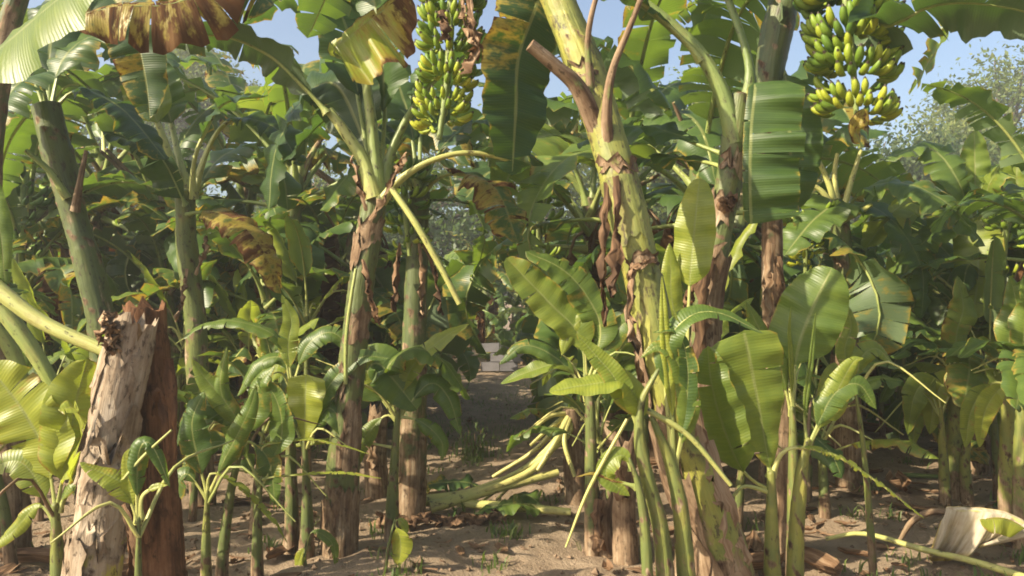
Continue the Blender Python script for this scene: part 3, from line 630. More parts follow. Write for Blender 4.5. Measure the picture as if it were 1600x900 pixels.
# the stem that carries the big bunch on the right
D = root_at('banana_plant', 1228, 4.8, 'dark brown banana stem carrying the large wide bunch of green bananas')
pseudostem('pseudostem', D, PP([(1228, 880), (1218, 600), (1208, 450), (1206, 350), (1200, 230), (1202, 120), (1216, 40), (1236, -40), (1250, -90)], 4.8), [wpx(w, 4.8) / 2 for w in (52, 44, 36, 34, 36, 46, 52, 48, 40)], 18, 0.02, (0.9, 0.9, 0.9, 0.75, 0.4, 0.15, 0.1), 0.12, 0.4, 7)
crD = (1250, -95, 4.8)
bunch(D, PP([crD, (1280, -150, 4.6), (1318, -100, 4.45), (1322, 0, 4.4), (1332, 95, 4.4), (1340, 202, 4.4)]), 0.25, 14, 25, ripe=0.40, seed=2, flen=0.168, stalk_from=0.40)
leaf(D, PP([(1346, 230, 4.4), (1338, 205, 4.36), (1346, 185, 4.34), (1352, 170, 4.34)]), 0.05, UPC, 0.1, hue=0.9, dead=0.36, tears=0, seed=30, name='yellow_bract', r=0.006)
leaf(D, PP([crD, (1330, -60, 4.4), (1375, 38, 4.2), (1460, 6, 4.0), (1560, 8, 3.9), (1680, 40, 3.8)]), 0.24, (0, 0.35, 1), 0.30, hue=0.08, tears=3, seed=31, droop=0.7, r=0.02)
leaf(D, PP([crD, (1360, -140, 5.1), (1470, -60, 5.6), (1492, 20, 5.7), (1455, 90, 5.7), (1420, 150, 5.6)]), 0.16, (1, -0.3, 0.3), 0.3, hue=0.6, dead=0.15, tears=16, seed=32, droop=0.9, tvar=0.8, gap=0.3)
leaf(D, PP([crD, (1240, -160, 5.0), (1200, -140, 5.4), (1140, -60, 5.9), (1090, 50, 6.2)]), 0.26, (0, 0, 1), 0.2, hue=0.2, tears=6, seed=33)
leaf(D, PP([(1205, 120, 4.8), (1225, 110, 4.75), (1232, 180, 4.7), (1236, 260, 4.68), (1240, 330, 4.7)]), wpx(50, 4.7), (-0.3, -1, 0.1), 0.12, hue=0.2, tears=3, droop=0.3, fold=0.1, seed=34)
bp, br_ = PP([(1082, 925), (1092, 700), (1102, 500), (1112, 420), (1127, 340), (1141, 270), (1150, 200), (1156, 150)], 4.3), [wpx(w, 4.3) / 2 for w in (66, 56, 46, 46, 44, 44, 42, 34)]
for i, (u0, u1, a0, a1, lf, fl, dr) in enumerate([(.52, .68, -1.2, .9, 1.12, .16, 1.2), (.62, .70, -.3, 1.5, 1.1, .14, 1.2), (.74, .80, -.4, 1.4, 1.08, .14, 1.1), (.40, .56, -1.4, .6, 1.1, .1, 1.2), (.84, .88, -1.0, 1.0, 1.06, .1, .8)]):
    sheath(B, bp, br_, u0, u1, FR + a0, FR + a1, lf, fl, 0.025, 260 + i, None, dr, .3)
flap(D, PP([(1205, 380, 4.7), (1200, 440, 4.66), (1202, 520, 4.68)]), 0.10, seed=31)
flap(D, PP([(1215, 400, 4.7), (1222, 450, 4.66), (1215, 540, 4.68)]), 0.07, seed=32)

# stem left of the path with cut green stalks
C = root_at('banana_plant', 530, 4.77, 'pale green banana stem left of the path topped by upright stalks and a yellowing leaf')
pseudostem('pseudostem', C, PP([(528, 880), (535, 750), (545, 620), (558, 500), (571, 400), (582, 330), (588, 285)], 4.77), [wpx(w, 4.77) / 2 for w in (62, 54, 47, 44, 43, 41, 37)], 18, 0.02, (0.75, 0.45, 0.25, 0.2, 0.1, 0.1, 0.05), 0.36, 0.42, 8)
cp, cr_ = PP([(528, 880), (535, 750), (545, 620), (558, 500), (571, 400), (582, 330), (588, 285)], 4.77), [wpx(w, 4.77) / 2 for w in (62, 54, 47, 44, 43, 41, 37)]
for i, (u0, u1, a0, a1, lf, fl, dr) in enumerate([(.0, .20, -1.5, .3, 1.08, .08, .9), (.05, .17, .0, 1.5, 1.08, .10, .9), (.44, .52, .3, 1.2, 1.06, .1, .6), (.58, .66, -1.2, .6, 1.07, .12, .9), (.78, .86, .3, 1.5, 1.07, .12, .8), (.84, .90, -1.3, .8, 1.06, .12, .8), (.24, .42, -1.4, .2, 1.06, .06, .9)]):
    sheath(C, cp, cr_, u0, u1, FR + a0, FR + a1, lf, fl, 0.025, 240 + i, None, dr, .4)
stalk(C, PP([(586, 310), (570, 255), (545, 215), (514, 172)], 4.72), [0.06, 0.042, 0.034, 0.026], tone=0.75)
stalk(C, PP([(590, 300), (584, 230), (578, 170), (571, 122)], 4.74), [0.06, 0.040, 0.032, 0.027], tone=0.45)
leaf(C, PP([(592, 300, 4.8), (605, 240, 4.8), (640, 170, 4.8), (690, 110, 4.85), (770, 60, 4.9)]), 0.2, (0, 0.2, 1), 0.45, hue=0.1, tears=4, seed=41, r=0.034, tone=0.3)
leaf(C, PP([(592, 310, 4.7), (625, 275, 4.65), (680, 245, 4.6), (745, 236, 4.6), (830, 262, 4.65)]), 0.14, (0, 0.2, 1), 0.68, hue=0.1, tears=2, seed=42, r=0.022, tone=0.75)
stalk(C, PP([(612, 295, 4.6), (650, 350, 4.55), (690, 420, 4.55), (718, 475, 4.56)]), [0.018, 0.02, 0.019, 0.016], 'broken_leaf_stalk', tone=0.8, dry=0.1)
leaf(C, PP([(571, 126, 4.72), (545, 95, 4.66), (520, 80, 4.6), (560, 45, 4.5), (600, 15, 4.45), (640, -15, 4.4)]), wpx(98, 4.5), (0.25, -1, 0.35), 0.25, hue=0.9, dead=0.30, tears=4, droop=0.1, fold=0.0, sc=(1, 0.15), seed=43, deadgrad=0.45, r=0.014, gap=0.06)
leaf(C, PP([(514, 175, 4.7), (475, 135, 4.65), (420, 85, 4.6), (340, 55, 4.55), (250, 70, 4.5)]), 0.15, (0, 0.5, 1), 0.12, hue=0.08, dead=0.05, tears=4, seed=44, droop=0.6, r=0.016)
leaf(C, PP([(585, 300, 4.9), (560, 200, 5.0), (520, 130, 5.1), (470, 160, 5.2), (430, 240, 5.3), (420, 330, 5.35)]), 0.24, (-0.4, -0.5, 0.6), 0.15, hue=0.1, tears=5, seed=45, droop=0.5)
leaf(C, PP([(588, 300, 4.9), (560, 150, 5.0), (540, 40, 5.1), (500, -10, 5.2), (430, 0, 5.3), (380, 40, 5.4)]), 0.22, (0, -.2, 1), 0.3, hue=0.2, tears=7, seed=46, droop=0.7)
leaf(C, PP([(590, 300, 5.0), (600, 150, 5.1), (590, 30, 5.2), (570, -40, 5.2), (520, -60, 5.0)]), 0.25, (-.5, -.5, .6), 0.3, hue=0.1, tears=5, seed=47, droop=0.4)
flap(C, PP([(578, 345, 4.65), (600, 310, 4.6), (620, 270, 4.58), (633, 240, 4.58)]), 0.05, seed=41, taper=0.2)
flap(C, PP([(572, 330, 4.65), (562, 295, 4.6), (556, 265, 4.6), (548, 245, 4.6)]), 0.045, seed=42, taper=0.2)
flap(C, PP([(566, 405, 4.65), (573, 440, 4.62), (582, 475, 4.62), (592, 505, 4.64)]), 0.03, seed=43, taper=0.4)
stalk(C, PP([(540, 600, 4.66), (541, 530, 4.64), (548, 470, 4.64), (556, 420, 4.66)]), [0.012, 0.012, 0.011, 0.009], 'leaf_stalk', tone=0.5)

# its neighbour with dark fruit bunch
C2 = root_at('banana_plant', 640, 5.6, 'brown-sheathed banana plant beside the path with dark green bunch under its crown')
pseudostem('pseudostem', C2, PP([(640, 815), (645, 650), (648, 500), (652, 400), (655, 300)], 5.6), [wpx(w, 5.6) / 2 for w in (54, 45, 40, 37, 34)], 14, 0.03, (0.8, 0.5, 0.4, 0.3, 0.2), 0.3, 0.4, 9)
bunch(C2, PP([(655, 295), (640, 262), (632, 290), (634, 340), (640, 400)], 5.45), 0.17, 7, 12, ripe=0.3, seed=5, flen=0.12, stalk_from=0.3)
for i, (x1, y1, x2, y2, x3, y3, dd) in enumerate([(600, 210, 520, 180, 440, 260, .3), (690, 230, 760, 190, 850, 260, .2), (660, 180, 690, 90, 760, 60, .6), (640, 190, 610, 110, 560, 60, .5), (700, 270, 770, 290, 810, 380, -.3), (620, 260, 560, 260, 500, 330, -.2)]):
    leaf(C2, PP([(655, 300, 5.6), (x1, y1, 5.6 + dd * .4), (x2, y2, 5.6 + dd), (x3, y3, 5.6 + 1.4 * dd)]), 0.22, (0, -.15, 1), 0.25, hue=0.12 + .05 * i, dead=0.05 * (i == 4) * 5, tears=6, seed=60 + i, droop=0.7)
for i, (x0, x1) in enumerate([(660, 690), (625, 615), (655, 660)]):
    flap(C2, PP([(x0, 380, 5.45), (x0 * .4 + x1 * .6, 420, 5.42), (x1, 490, 5.42)]), 0.04, seed=50 + i)

# left plants
F = root_at('banana_plant', 178, 5.5, 'dark tapering banana stem behind the cut stumps')
pseudostem('pseudostem', F, PP([(178, 830), (165, 560), (142, 430), (114, 330), (90, 240), (72, 165)], 5.5), [wpx(w, 5.5) / 2 for w in (60, 46, 44, 42, 50, 46)], 16, 0.025, (0.6, 0.4, 0.3, 0.35, 0.3, 0.2), 0.25, 0.42, 10)
stalk(F, PP([(118, 330, 5.4), (126, 280, 5.35), (135, 235, 5.35)]), [0.035, 0.022, 0.014], 'dry_leaf_stalk', 0.8)
stalk(F, PP([(105, 310, 5.4), (80, 270, 5.35), (40, 235, 5.3)]), [0.035, 0.022, 0.016], 'leaf_stalk', 0.1, tone=0.5)
for i, (x1, y1, x2, y2, x3, y3, dd, w) in enumerate([(60, 120, 20, 140, -30, 230, -.3, .22), (40, 100, -20, 60, -90, 100, .2, .24), (100, 90, 160, 60, 230, 150, .3, .24), (120, 140, 190, 170, 260, 250, .0, .22), (80, 60, 110, -20, 180, -60, .6, .24), (50, 170, 10, 230, -10, 330, .3, .2)]):
    leaf(F, PP([(75, 175, 5.5), (x1, y1, 5.5 + dd * .4), (x2, y2, 5.5 + dd), (x3, y3, 5.5 + 1.4 * dd)]), w, (0, -.2, 1), 0.2, hue=0.1 + .06 * (i % 3), tears=6, seed=80 + i, droop=0.7)
E = root_at('banana_plant', 318, 6.0, 'slim yellow-green banana stem behind the stumps with fan of pale upright stalks')
pseudostem('pseudostem', E, PP([(318, 795), (311, 640), (305, 500), (293, 390), (288, 300)], 6.0), [wpx(w, 6) / 2 for w in (44, 38, 34, 34, 32)], 14, 0.03, (0.8, 0.5, 0.35, 0.2, 0.1), 0.68, 0.4, 12)
leaf(E, PP([(288, 310, 6.0), (262, 235, 6.0), (240, 175, 6.0), (222, 120, 6.05), (210, 90, 6.1)]), wpx(38, 6), (0.2, -1, 0.2), 0.5, hue=0.7, tears=1, seed=91, r=0.03, tone=0.75)
leaf(E, PP([(292, 300, 6.0), (275, 230, 6.1), (262, 170, 6.2), (240, 90, 6.3)]), 0.16, (0, -1, 0.3), 0.5, hue=0.4, tears=4, seed=92, r=0.028, tone=0.7)
leaf(E, PP([(290, 320, 5.9), (255, 250, 5.8), (215, 225, 5.7), (160, 205, 5.6)]), 0.22, (-.3, -.6, .8), 0.06, hue=0.12, tears=5, seed=93, droop=0.4, sc=(0.3, 1))
leaf(E, PP([(295, 310, 5.95), (300, 250, 5.9), (318, 205, 5.9), (350, 160, 5.9), (420, 150, 5.9)]), 0.2, (0, -.2, 1), 0.4, hue=0.2, tears=5, seed=94, r=0.024, tone=0.7)
leaf(E, PP([(296, 300, 6.0), (330, 215, 6.1), (365, 185, 6.1), (430, 200, 6.1), (470, 260, 6.1)]), 0.2, (0, -.3, 1), 0.45, hue=0.15, tears=5, seed=95, r=0.026, tone=0.8)
leaf(E, PP([(294, 330, 5.95), (330, 330, 5.8), (370, 345, 5.6), (410, 390, 5.5), (440, 460, 5.5)]), 0.17, (.2, -.4, 1), 0.12, hue=0.3, dead=0.38, tears=3, seed=96, droop=0.8)
leaf(E, PP([(290, 330, 6.1), (340, 250, 6.4), (400, 230, 6.6), (440, 270, 6.7), (450, 330, 6.7)]), 0.24, (0, -.3, 1), 0.2, hue=0.2, tears=4, seed=97, droop=0.6)
flap(E, PP([(292, 420, 5.9), (284, 470, 5.87), (276, 500, 5.87)]), 0.05, seed=60); flap(E, PP([(305, 430, 5.9), (318, 400, 5.87), (322, 370, 5.87)]), 0.04, seed=61)

# out-of-frame plant on the left whose leaves and stalks reach into view
H = root_at('banana_plant', -130, 3.9, 'banana plant leaning in with broad leaf tinted sunlit-pale and two drooping pale stalks')
pseudostem('pseudostem', H, PP([(-130, 1095, 3.9), (-140, 700, 3.9), (-120, 450, 3.9), (-110, 250, 3.9)]), [0.13, 0.11, 0.085, 0.07], 16, 0.03, (0.9, 0.6, 0.4, 0.2), 0.4, 0.4, 13)
stalk(H, PP([(-115, 400, 3.85), (-40, 425, 3.8), (60, 500, 3.75), (168, 550, 3.72)]), [0.06, 0.045, 0.036, 0.030], 'drooping_leaf_stalk', tone=0.62)
stalk(H, PP([(-120, 420, 3.85), (-30, 450, 3.9), (40, 530, 3.9), (95, 620, 3.92)]), [0.06, 0.048, 0.042, 0.034], 'drooping_leaf_stalk', tone=0.5)
stalk(H, PP([(-125, 430, 3.85), (-30, 480, 4.0), (25, 560, 4.05), (40, 640, 4.06)]), [0.06, 0.045, 0.04, 0.034], 'drooping_leaf_stalk', tone=0.4, dry=0.2)
leaf(H, PP([(-110, 240, 3.9), (-80, 150, 3.6), (0, 75, 3.3), (100, -10, 3.15), (240, -120, 3.1)]), wpx(118, 3.2), (-0.55, -0.75, 0.45), 0.12, hue=0.78, tears=1, droop=0.3, fold=0.05, sc=(1, 0.2), seed=101, r=0.02, ripple=0.02)  # high hue puts the pale look of grazing sun into the blade colour
leaf(H, PP([(-110, 240, 3.9), (-60, 230, 3.9), (-20, 290, 3.85), (0, 360, 3.8), (8, 450, 3.8)]), 0.06, (0.2, -1, 0.2), 0.2, hue=0.75, tears=2, seed=102)
K = root_at('banana_plant', 60, 4.9, 'banana plant with dead brown torn leaves, toned as if shaded, hanging against the sky')
pseudostem('pseudostem', K, PP([(20, 865, 4.9), (5, 600, 4.9), (-20, 300, 4.9), (10, 60, 4.8), (60, -80, 4.7)]), [0.12, 0.10, 0.085, 0.07, 0.05], 14, 0.04, (0.9, 0.7, 0.6, 0.4), 0.3, 0.4, 14)
leaf(K, PP([(60, -80, 4.7), (200, -70, 4.5), (320, -30, 4.35), (270, 5, 4.25), (180, 10, 4.2), (100, 30, 4.2)]), wpx(78, 4.25), (0, -1, 0.35), 0.35, hue=0.05, dead=0.42, tears=18, droop=0.5, fold=0.0, sc=(0.15, 1), seed=111, gap=0.12, tvar=0.2)  # dead brown leaf, browned darker to stand in for canopy shade
leaf(K, PP([(60, -80, 4.7), (180, -100, 4.6), (300, -60, 4.55), (380, -25, 4.5), (430, 10, 4.5)]), wpx(85, 4.5), (0, -1, 0.5), 0.3, hue=0.1, dead=0.22, tears=12, droop=0.4, fold=0.0, sc=(1, 0.3), seed=112, gap=0.15)
leaf(K, PP([(60, -80, 4.7), (140, -40, 4.6), (200, 30, 4.5), (225, 110, 4.5), (235, 190, 4.5)]), wpx(48, 4.5), (0.1, -1, 0.2), 0.2, hue=0.2, dead=0.12, tears=4, droop=0.3, seed=113)

# ------------------------------------------------------------------ cut stumps
def mat_pale():
    t = NT('bleached_dry_leaf'); cv, c = t.attr('crd'); st = t.noise(t.vmul(cv, (55.0, 1.5, 1.0)), 1.0, 4, .6); bl = t.noise(t.vmul(cv, (9.0, 3.0, 1.0)), 1.0, 4, .6)
    col = t.ramp(t.math('ADD', t.math('MULTIPLY', st, .6), t.math('MULTIPLY', bl, .4)), [(.32, (.20, .14, .085)), (.46, (.36, .30, .21)), (.62, (.48, .43, .33))])
    col = t.mix(t.ss(t.math('ADD', t.math('ABSOLUTE', c[1]), t.math('MULTIPLY', bl, .5)), 1.0, 1.25), col, (.40, .30, .08))
    return t.done(t.bsdf(col, .8, .2, t.bump(t.math('ADD', st, bl), .5, .008)))
M_PALE = mat_pale()
S1 = root_at('cut_stump', 122, 3.3, 'pale peeling cut banana stump with ragged top and a green patch', 'stump')
pseudostem('stump', S1, PP([(122, 1055), (146, 900), (163, 780), (180, 650), (196, 570), (212, 500)], 3.3), [wpx(w, 3.3) / 2 for w in (90, 83, 79, 77, 75, 70)], 26, 0.014, (0.62, 0.45, 0.85, 1.0, 1.1), 0.95, 0.30, 17, ragged=0.045, hollow=True, mat=M_PALESTUMP)
s1p, s1r = PP([(122, 1055), (146, 900), (163, 780), (180, 650), (196, 570), (212, 500)], 3.3), [wpx(w, 3.3) / 2 for w in (90, 83, 79, 77, 75, 70)]
for i, (u0, u1, a0, a1, lf, fl) in enumerate([(.80, 1.02, -1.3, .2, 1.08, .05), (.66, .86, -.9, .9, 1.07, .07), (.55, .74, -1.5, .1, 1.10, .08), (.50, .70, .2, 1.3, 1.09, .10), (.36, .58, -.8, .5, 1.09, .07), (.80, 1.03, .3, 1.4, 1.10, .12), (.20, .40, .1, 1.2, 1.12, .16), (.60, .66, -1.0, .6, 1.15, .2)]):
    sheath(S1, s1p, s1r, u0, u1, FR + a0, FR + a1, lf, fl, 0.035, 200 + i, M_PALESTUMP)
flap(S1, PP([(150, 640, 3.2), (140, 680, 3.15), (128, 720, 3.15), (117, 760, 3.17)]), 0.035, seed=101, mat=M_PALESTUMP, crumple=.004)
flap(S1, PP([(190, 790, 3.13), (200, 815, 3.10), (208, 850, 3.10), (214, 890, 3.12)]), 0.05, seed=102, crumple=.004)
for i, (x, y) in enumerate([(165, 505), (172, 498), (160, 525), (170, 520)]):
    flap(S1, PP([(x + 18, y + 30, 3.2), (x + 3, y + 10, 3.17), (x - 4, y - 2, 3.16), (x + 6, y - 10, 3.17)]), 0.04, seed=120 + i, curl=1.6, name='dried_bract')
S2 = root_at('cut_stump', 250, 3.5, 'brown upright cut banana stump tucked behind the pale one, coloured as if shaded', 'stump')
pseudostem('stump', S2, PP([(252, 1020), (244, 850), (236, 700), (230, 580), (226, 478)], 3.5), [wpx(w, 3.5) / 2 for w in (90, 84, 80, 76, 70)], 24, 0.016, (1.0, 1.0, 1.05, 1.1), 0.5, 0.26, 18, ragged=0.04, hollow=True, mat=M_SHADESTUMP)
for i, (x0, y0, x1, y1, x2, y2, w) in enumerate([(250, 620, 258, 660, 262, 720, .08), (225, 700, 228, 770, 232, 850, .12), (262, 640, 246, 610, 240, 650, .04), (262, 560, 268, 640, 270, 720, .07), (205, 480, 200, 500, 196, 560, .06)]):
    flap(S2, PP([(x0, y0, 3.37), (x1, y1, 3.34), (x2, y2, 3.36)]), w, N=(0.2, -1, 0), seed=140 + i, curl=1.0, taper=0.6, crumple=0.003, mat=M_SHADESTUMP)
for i, (px, d, w, ty, lab) in enumerate([(945, 4.95, 40, 770, 'brown rotting banana stump at the path edge, ragged and low'), (978, 4.8, 38, 690, 'taller brown banana stump leaning beside the low ragged one'), (590, 6.4, 36, 640, 'brown banana stump beside the pale green stem left of the path'), (1310, 7.2, 34, 560, 'mottled brown banana stump behind the round blue-green leaf')]):
    o = root_at('cut_stump', px, d, lab, 'stump'); by = HOR + CAM_H / d * F_PX
    pseudostem('stump', o, PP([(px, by + 15), (px - 3, (by + ty) / 2), (px + 2, ty)], d), [wpx(w, d) / 2 * q for q in (1.2, 1, .85)], 16, 0.025, (1.0, 0.95, 0.9), 0.4, 0.25, 150 + i, ragged=0.05, hollow=True)
    flap(o, PP([(px - 8, ty + 10, d - .1), (px - 12, ty + 40, d - .13), (px - 8, ty + 90, d - .12)]), 0.09, seed=160 + i, taper=.6)

# ------------------------------------------------------------------ young plants in the foreground
def sucker(label, px, d, stem, w, leaves=(), stalks=(), tone=0.65, dry=(0.75, 0.3, 0.05), seed=0, lw=None):
    """stem: photograph points from the soil up; leaves: (points, half width in px, options)"""
    o = root_at('banana_sucker', px, d, label, 'banana sucker'); by = HOR + CAM_H / d * F_PX
    pts = PP([(px, by + 12)] + list(stem), d)
    pseudostem('pseudostem', o, pts, [wpx(x, d) / 2 * q for x, q in zip(w, np.linspace(1.1, .62, len(w)))], 12, 0.025, dry, tone - .1, 0.26, 300 + seed)
    for i, (lp, hw, kw) in enumerate(leaves):
        k = dict(N=UPC, pet=0.2, hue=0.6, tears=4, gap=.07, dead=.04, droop=0.25 + 0.35 * (i % 3), fold=0.3, shape='lance' if hw < 30 else 'std', twist=.2 if hw < 30 else .1, ripple=.022, seed=400 + seed * 9 + i, r=0.009, tone=0.7); k.update(kw); k['hue'] = min(1.0, k['hue'] + .15)
        leaf(o, PP(lp, d), wpx(hw, d), **k)
    for sp_, rr in stalks: stalk(o, PP(sp_, d), rr, tone=0.75)
    rg = np.random.default_rng(900 + seed); tp = pts[-1]
    for q in range(2 if w[0] > 10 and seed not in (11, 12, 13, 14) else 0):            # thin bare ribs left where blades tore away
        a = rg.uniform(0, 6.28); dv = np.array([math.cos(a), math.sin(a), 0]); L = rg.uniform(.25, .6); h = rg.uniform(-.5, .6)
        stalk(o, [tp - [0, 0, .06], tp + dv * L * .35 + [0, 0, L * .3], tp + dv * L + [0, 0, L * h]], [.010, .007, .003], tone=rg.uniform(.6, 1), dry=rg.choice([0, 0, .7]), n=5, res=10)
    return o
sucker('bright yellow-green sucker with broad crumpled leaves left of the pale stump', 92, 3.7, [(90, 880), (86, 790)], (30, 26, 20),
       [([(86, 800), (72, 715), (45, 655), (5, 600), (-20, 575)], 62, dict(hue=1.0, N=(-.3, -1, .5), droop=.5, tears=2)), ([(88, 800), (108, 690), (118, 630), (137, 557)], 50, dict(hue=1.0, N=(.5, -.9, .3), tears=2, droop=.6)),
        ([(90, 800), (112, 740), (128, 690, 3.5), (120, 640, 3.4), (90, 640, 3.35)], 42, dict(hue=.95, N=(-.4, -.7, .6), droop=.4)), ([(86, 810), (50, 740), (20, 720), (-30, 740)], 26, dict(hue=.6)),
        ([(88, 800), (110, 760), (125, 770), (140, 800)], 12, dict(hue=.7)), ([(86, 820), (60, 790), (20, 830), (-30, 870)], 14, dict(hue=.7))], seed=1)
sucker('small sucker growing against the pale stump with one dark drooping leaf', 216, 3.05, [(216, 900), (217, 815)], (16, 14, 10),
       [([(216, 815), (208, 790), (190, 755), (150, 735), (124, 722)], 24, dict(hue=.55, N=(0, -.4, 1), droop=.7)), ([(217, 812), (222, 775), (245, 760), (262, 758)], 6, dict(hue=.8, pet=.6)),
        ([(215, 820), (215, 720), (228, 690), (245, 710), (266, 762)], 18, dict(hue=.2, N=(.3, -.8, .4))), ([(216, 815), (205, 780), (196, 720), (202, 700)], 10, dict(hue=1.0))], [([(190, 752), (225, 712), (268, 672)], (.006, .006, .004))], seed=2)
sucker('sucker with folded pale leaf rising right of the dark stump', 345, 4.3, [(350, 850), (362, 760), (378, 700)], (22, 20, 17, 11),
       [([(378, 700), (372, 660), (350, 625), (320, 590), (300, 560)], 22, dict(hue=.7, droop=.8, N=(.4, -.8, .4))), ([(378, 705), (400, 640), (405, 600), (430, 570)], 26, dict(hue=.3)), ([(376, 700), (340, 640), (300, 640), (275, 700)], 24, dict(hue=.15)),
        ([(378, 700), (390, 690), (420, 720), (430, 790)], 22, dict(hue=.2)), ([(376, 710), (350, 690), (310, 700), (285, 740)], 22, dict(hue=.25))], seed=3)
sucker('sucker with two long arching bare leaf ribs', 402, 4.3, [(402, 850), (404, 780), (410, 740)], (20, 19, 16, 11),
       [([(410, 745), (408, 700), (440, 690), (500, 688), (580, 710)], 5, dict(hue=.9, tears=14, N=(0, -.2, 1), tvar=.8, gap=.5)), ([(410, 745), (450, 742), (530, 738), (600, 748)], 5, dict(hue=.9, tears=12, N=(0, -.2, 1), gap=.5)),
        ([(408, 760), (380, 700), (345, 610), (355, 540)], 20, dict(hue=.6)), ([(410, 745), (440, 680), (430, 620), (400, 590)], 24, dict(hue=.35))], seed=4)
sucker('thin sucker with one long stalk arching down to the soil', 322, 4.2, [(322, 840), (324, 770)], (18, 16, 11),
       [([(324, 775), (330, 738), (375, 760), (425, 810), (450, 850)], 7, dict(hue=.9, tears=12, gap=.4, N=(0, -.2, 1))), ([(324, 775), (310, 720), (300, 660), (320, 610)], 26, dict(hue=.25)), ([(324, 775), (350, 720), (390, 640), (400, 600)], 20, dict(hue=.5)), ([(324, 780), (290, 740), (270, 780), (262, 840)], 20, dict(hue=.3))], seed=5)
sucker('sucker with heart-shaped translucent leaf left of the pale green stem', 478, 4.7, [(480, 800), (476, 690)], (26, 22, 12),
       [([(476, 700), (476, 668), (477, 630), (478, 585)], 36, dict(hue=.95, pet=.1, shape='obo', lean=-.1, N=(-.2, -1, .0), tears=0, fold=.2)), ([(478, 700), (500, 650), (520, 640), (545, 690)], 22, dict(hue=.4)), ([(476, 705), (450, 650), (400, 640), (360, 680)], 20, dict(hue=.4)), ([(478, 700), (510, 610), (560, 560), (610, 560)], 18, dict(hue=.4))], seed=6)
sucker('sucker with long dark leaf arching over towards the stumps', 455, 4.9, [(456, 800), (454, 690), (456, 600)], (28, 24, 22, 14),
       [([(456, 605), (435, 530), (370, 502), (315, 508), (270, 540)], 20, dict(hue=.3, N=(0, -.35, 1), droop=.8)), ([(456, 605), (480, 540), (520, 520), (560, 560)], 20, dict(hue=.2)), ([(456, 610), (440, 560), (400, 570), (370, 620)], 22, dict(hue=.35)), ([(456, 605), (450, 540), (455, 500), (440, 460)], 16, dict(hue=.6))], seed=7)
sucker('sucker with arched feathered leaf and pale ribbed leaf at the left path edge', 612, 5.0, [(614, 760), (622, 640)], (26, 22, 14),
       [([(624, 650), (602, 585), (640, 545), (690, 562), (735, 625)], 34, dict(hue=.3, N=(0, -.35, 1), tears=8, droop=.8)), ([(622, 660), (575, 590), (590, 568), (620, 600), (652, 640)], 36, dict(hue=.3, N=(-.2, -.9, .6), droop=.2, tears=0)),
        ([(624, 650), (670, 600), (700, 620), (720, 680)], 22, dict(hue=.2)), ([(624, 650), (560, 560), (560, 540), (540, 600)], 24, dict(hue=.6)), ([(622, 660), (600, 650), (560, 700), (545, 760)], 16, dict(hue=.4)), ([(626, 650), (660, 660), (690, 690), (690, 720)], 16, dict(hue=.3)),
        ([(624, 650), (640, 580), (690, 530), (735, 505)], 18, dict(hue=.7)), ([(620, 700), (560, 690), (500, 690), (440, 700)], 6, dict(hue=.8, tears=8))], seed=8)
sucker('tiny sucker with one bright leaf hanging over bare soil', 600, 4.42, [(606, 860), (616, 815)], (7, 7, 5),
       [([(616, 818), (620, 826), (626, 850), (622, 884)], 20, dict(hue=.85, pet=.1, N=(-.2, -1, .1), r=.004)), ([(616, 818), (622, 812), (632, 820), (636, 835)], 8, dict(hue=.5, r=.004))], seed=9)
sucker('tiny sucker with narrow leaf at the foot of the pale green stem', 478, 4.55, [(476, 870), (478, 850)], (7, 7, 5), [([(478, 852), (474, 858), (468, 875), (462, 898)], 10, dict(hue=.85, pet=.1, r=.004)), ([(478, 852), (490, 830), (520, 850), (525, 890)], 9, dict(hue=.3, r=.004))], seed=10)

# the clump in front of the leaning stem
sucker('pale curved sucker stem bent over before the leaning stem', 1050, 3.2, [(1035, 850), (1012, 750), (1000, 690), (1002, 630), (1026, 582)], (34, 30, 27, 24, 19, 12),
       [([(1002, 690), (985, 640), (960, 590), (935, 560), (900, 520)], 20, dict(hue=.7, N=(-.4, -.7, .5))), ([(1005, 700), (1000, 640), (975, 598), (925, 600), (858, 612)], 30, dict(hue=.6, N=(0, -.35, 1), droop=.5, tears=0))], tone=0.7, seed=11)
sucker('straight sucker stem with drooping stalk before the leaning stem', 1082, 3.25, [(1068, 840), (1052, 740), (1020, 655)], (36, 32, 28, 16),
       [([(1052, 745), (1050, 640), (1040, 540), (1034, 430)], 11, dict(hue=.95, droop=1.4, fold=.9, tears=0, pet=.3, r=.013)), ([(1052, 745), (1075, 640), (1060, 570), (1030, 540), (1000, 560)], 20, dict(hue=.45)),
        ([(1052, 745), (1040, 560), (1070, 500), (1120, 488), (1195, 522)], 24, dict(hue=.35, N=(0, -.35, 1), pet=.35, droop=.5)), ([(1054, 740), (1075, 600), (1060, 520), (1018, 520)], 18, dict(hue=.3, N=(0, -.35, 1)))], [([(1010, 640), (1075, 680), (1142, 758)], (.013, .011, .009))], tone=0.8, seed=12)
sucker('small sucker with single bright leaf at the foot of the clump', 1018, 3.15, [(1010, 860), (1000, 770), (985, 720)], (22, 20, 16, 9),
       [([(987, 735), (975, 712), (955, 720), (948, 745), (985, 775)], 18, dict(hue=.55, N=(-.2, -.9, .4), pet=.1)), ([(995, 760), (960, 750), (930, 740), (900, 745)], 4, dict(hue=.6, dead=.4))], [([(980, 655), (920, 765), (884, 855)], (.007, .008, .004))], seed=13)
sucker('sucker with tall paddle-shaped leaf upright between the two tallest stems', 1070, 3.9, [(1070, 700), (1072, 560)], (34, 30, 20),
       [([(1072, 570), (1077, 450), (1084, 370), (1093, 278)], 33, dict(hue=.75, pet=.42, N=(-.5, -1, .1), tears=0, fold=.2)), ([(1072, 570), (1050, 470), (1048, 420), (1046, 380)], 20, dict(hue=.75, pet=.3, tears=0))], seed=14)
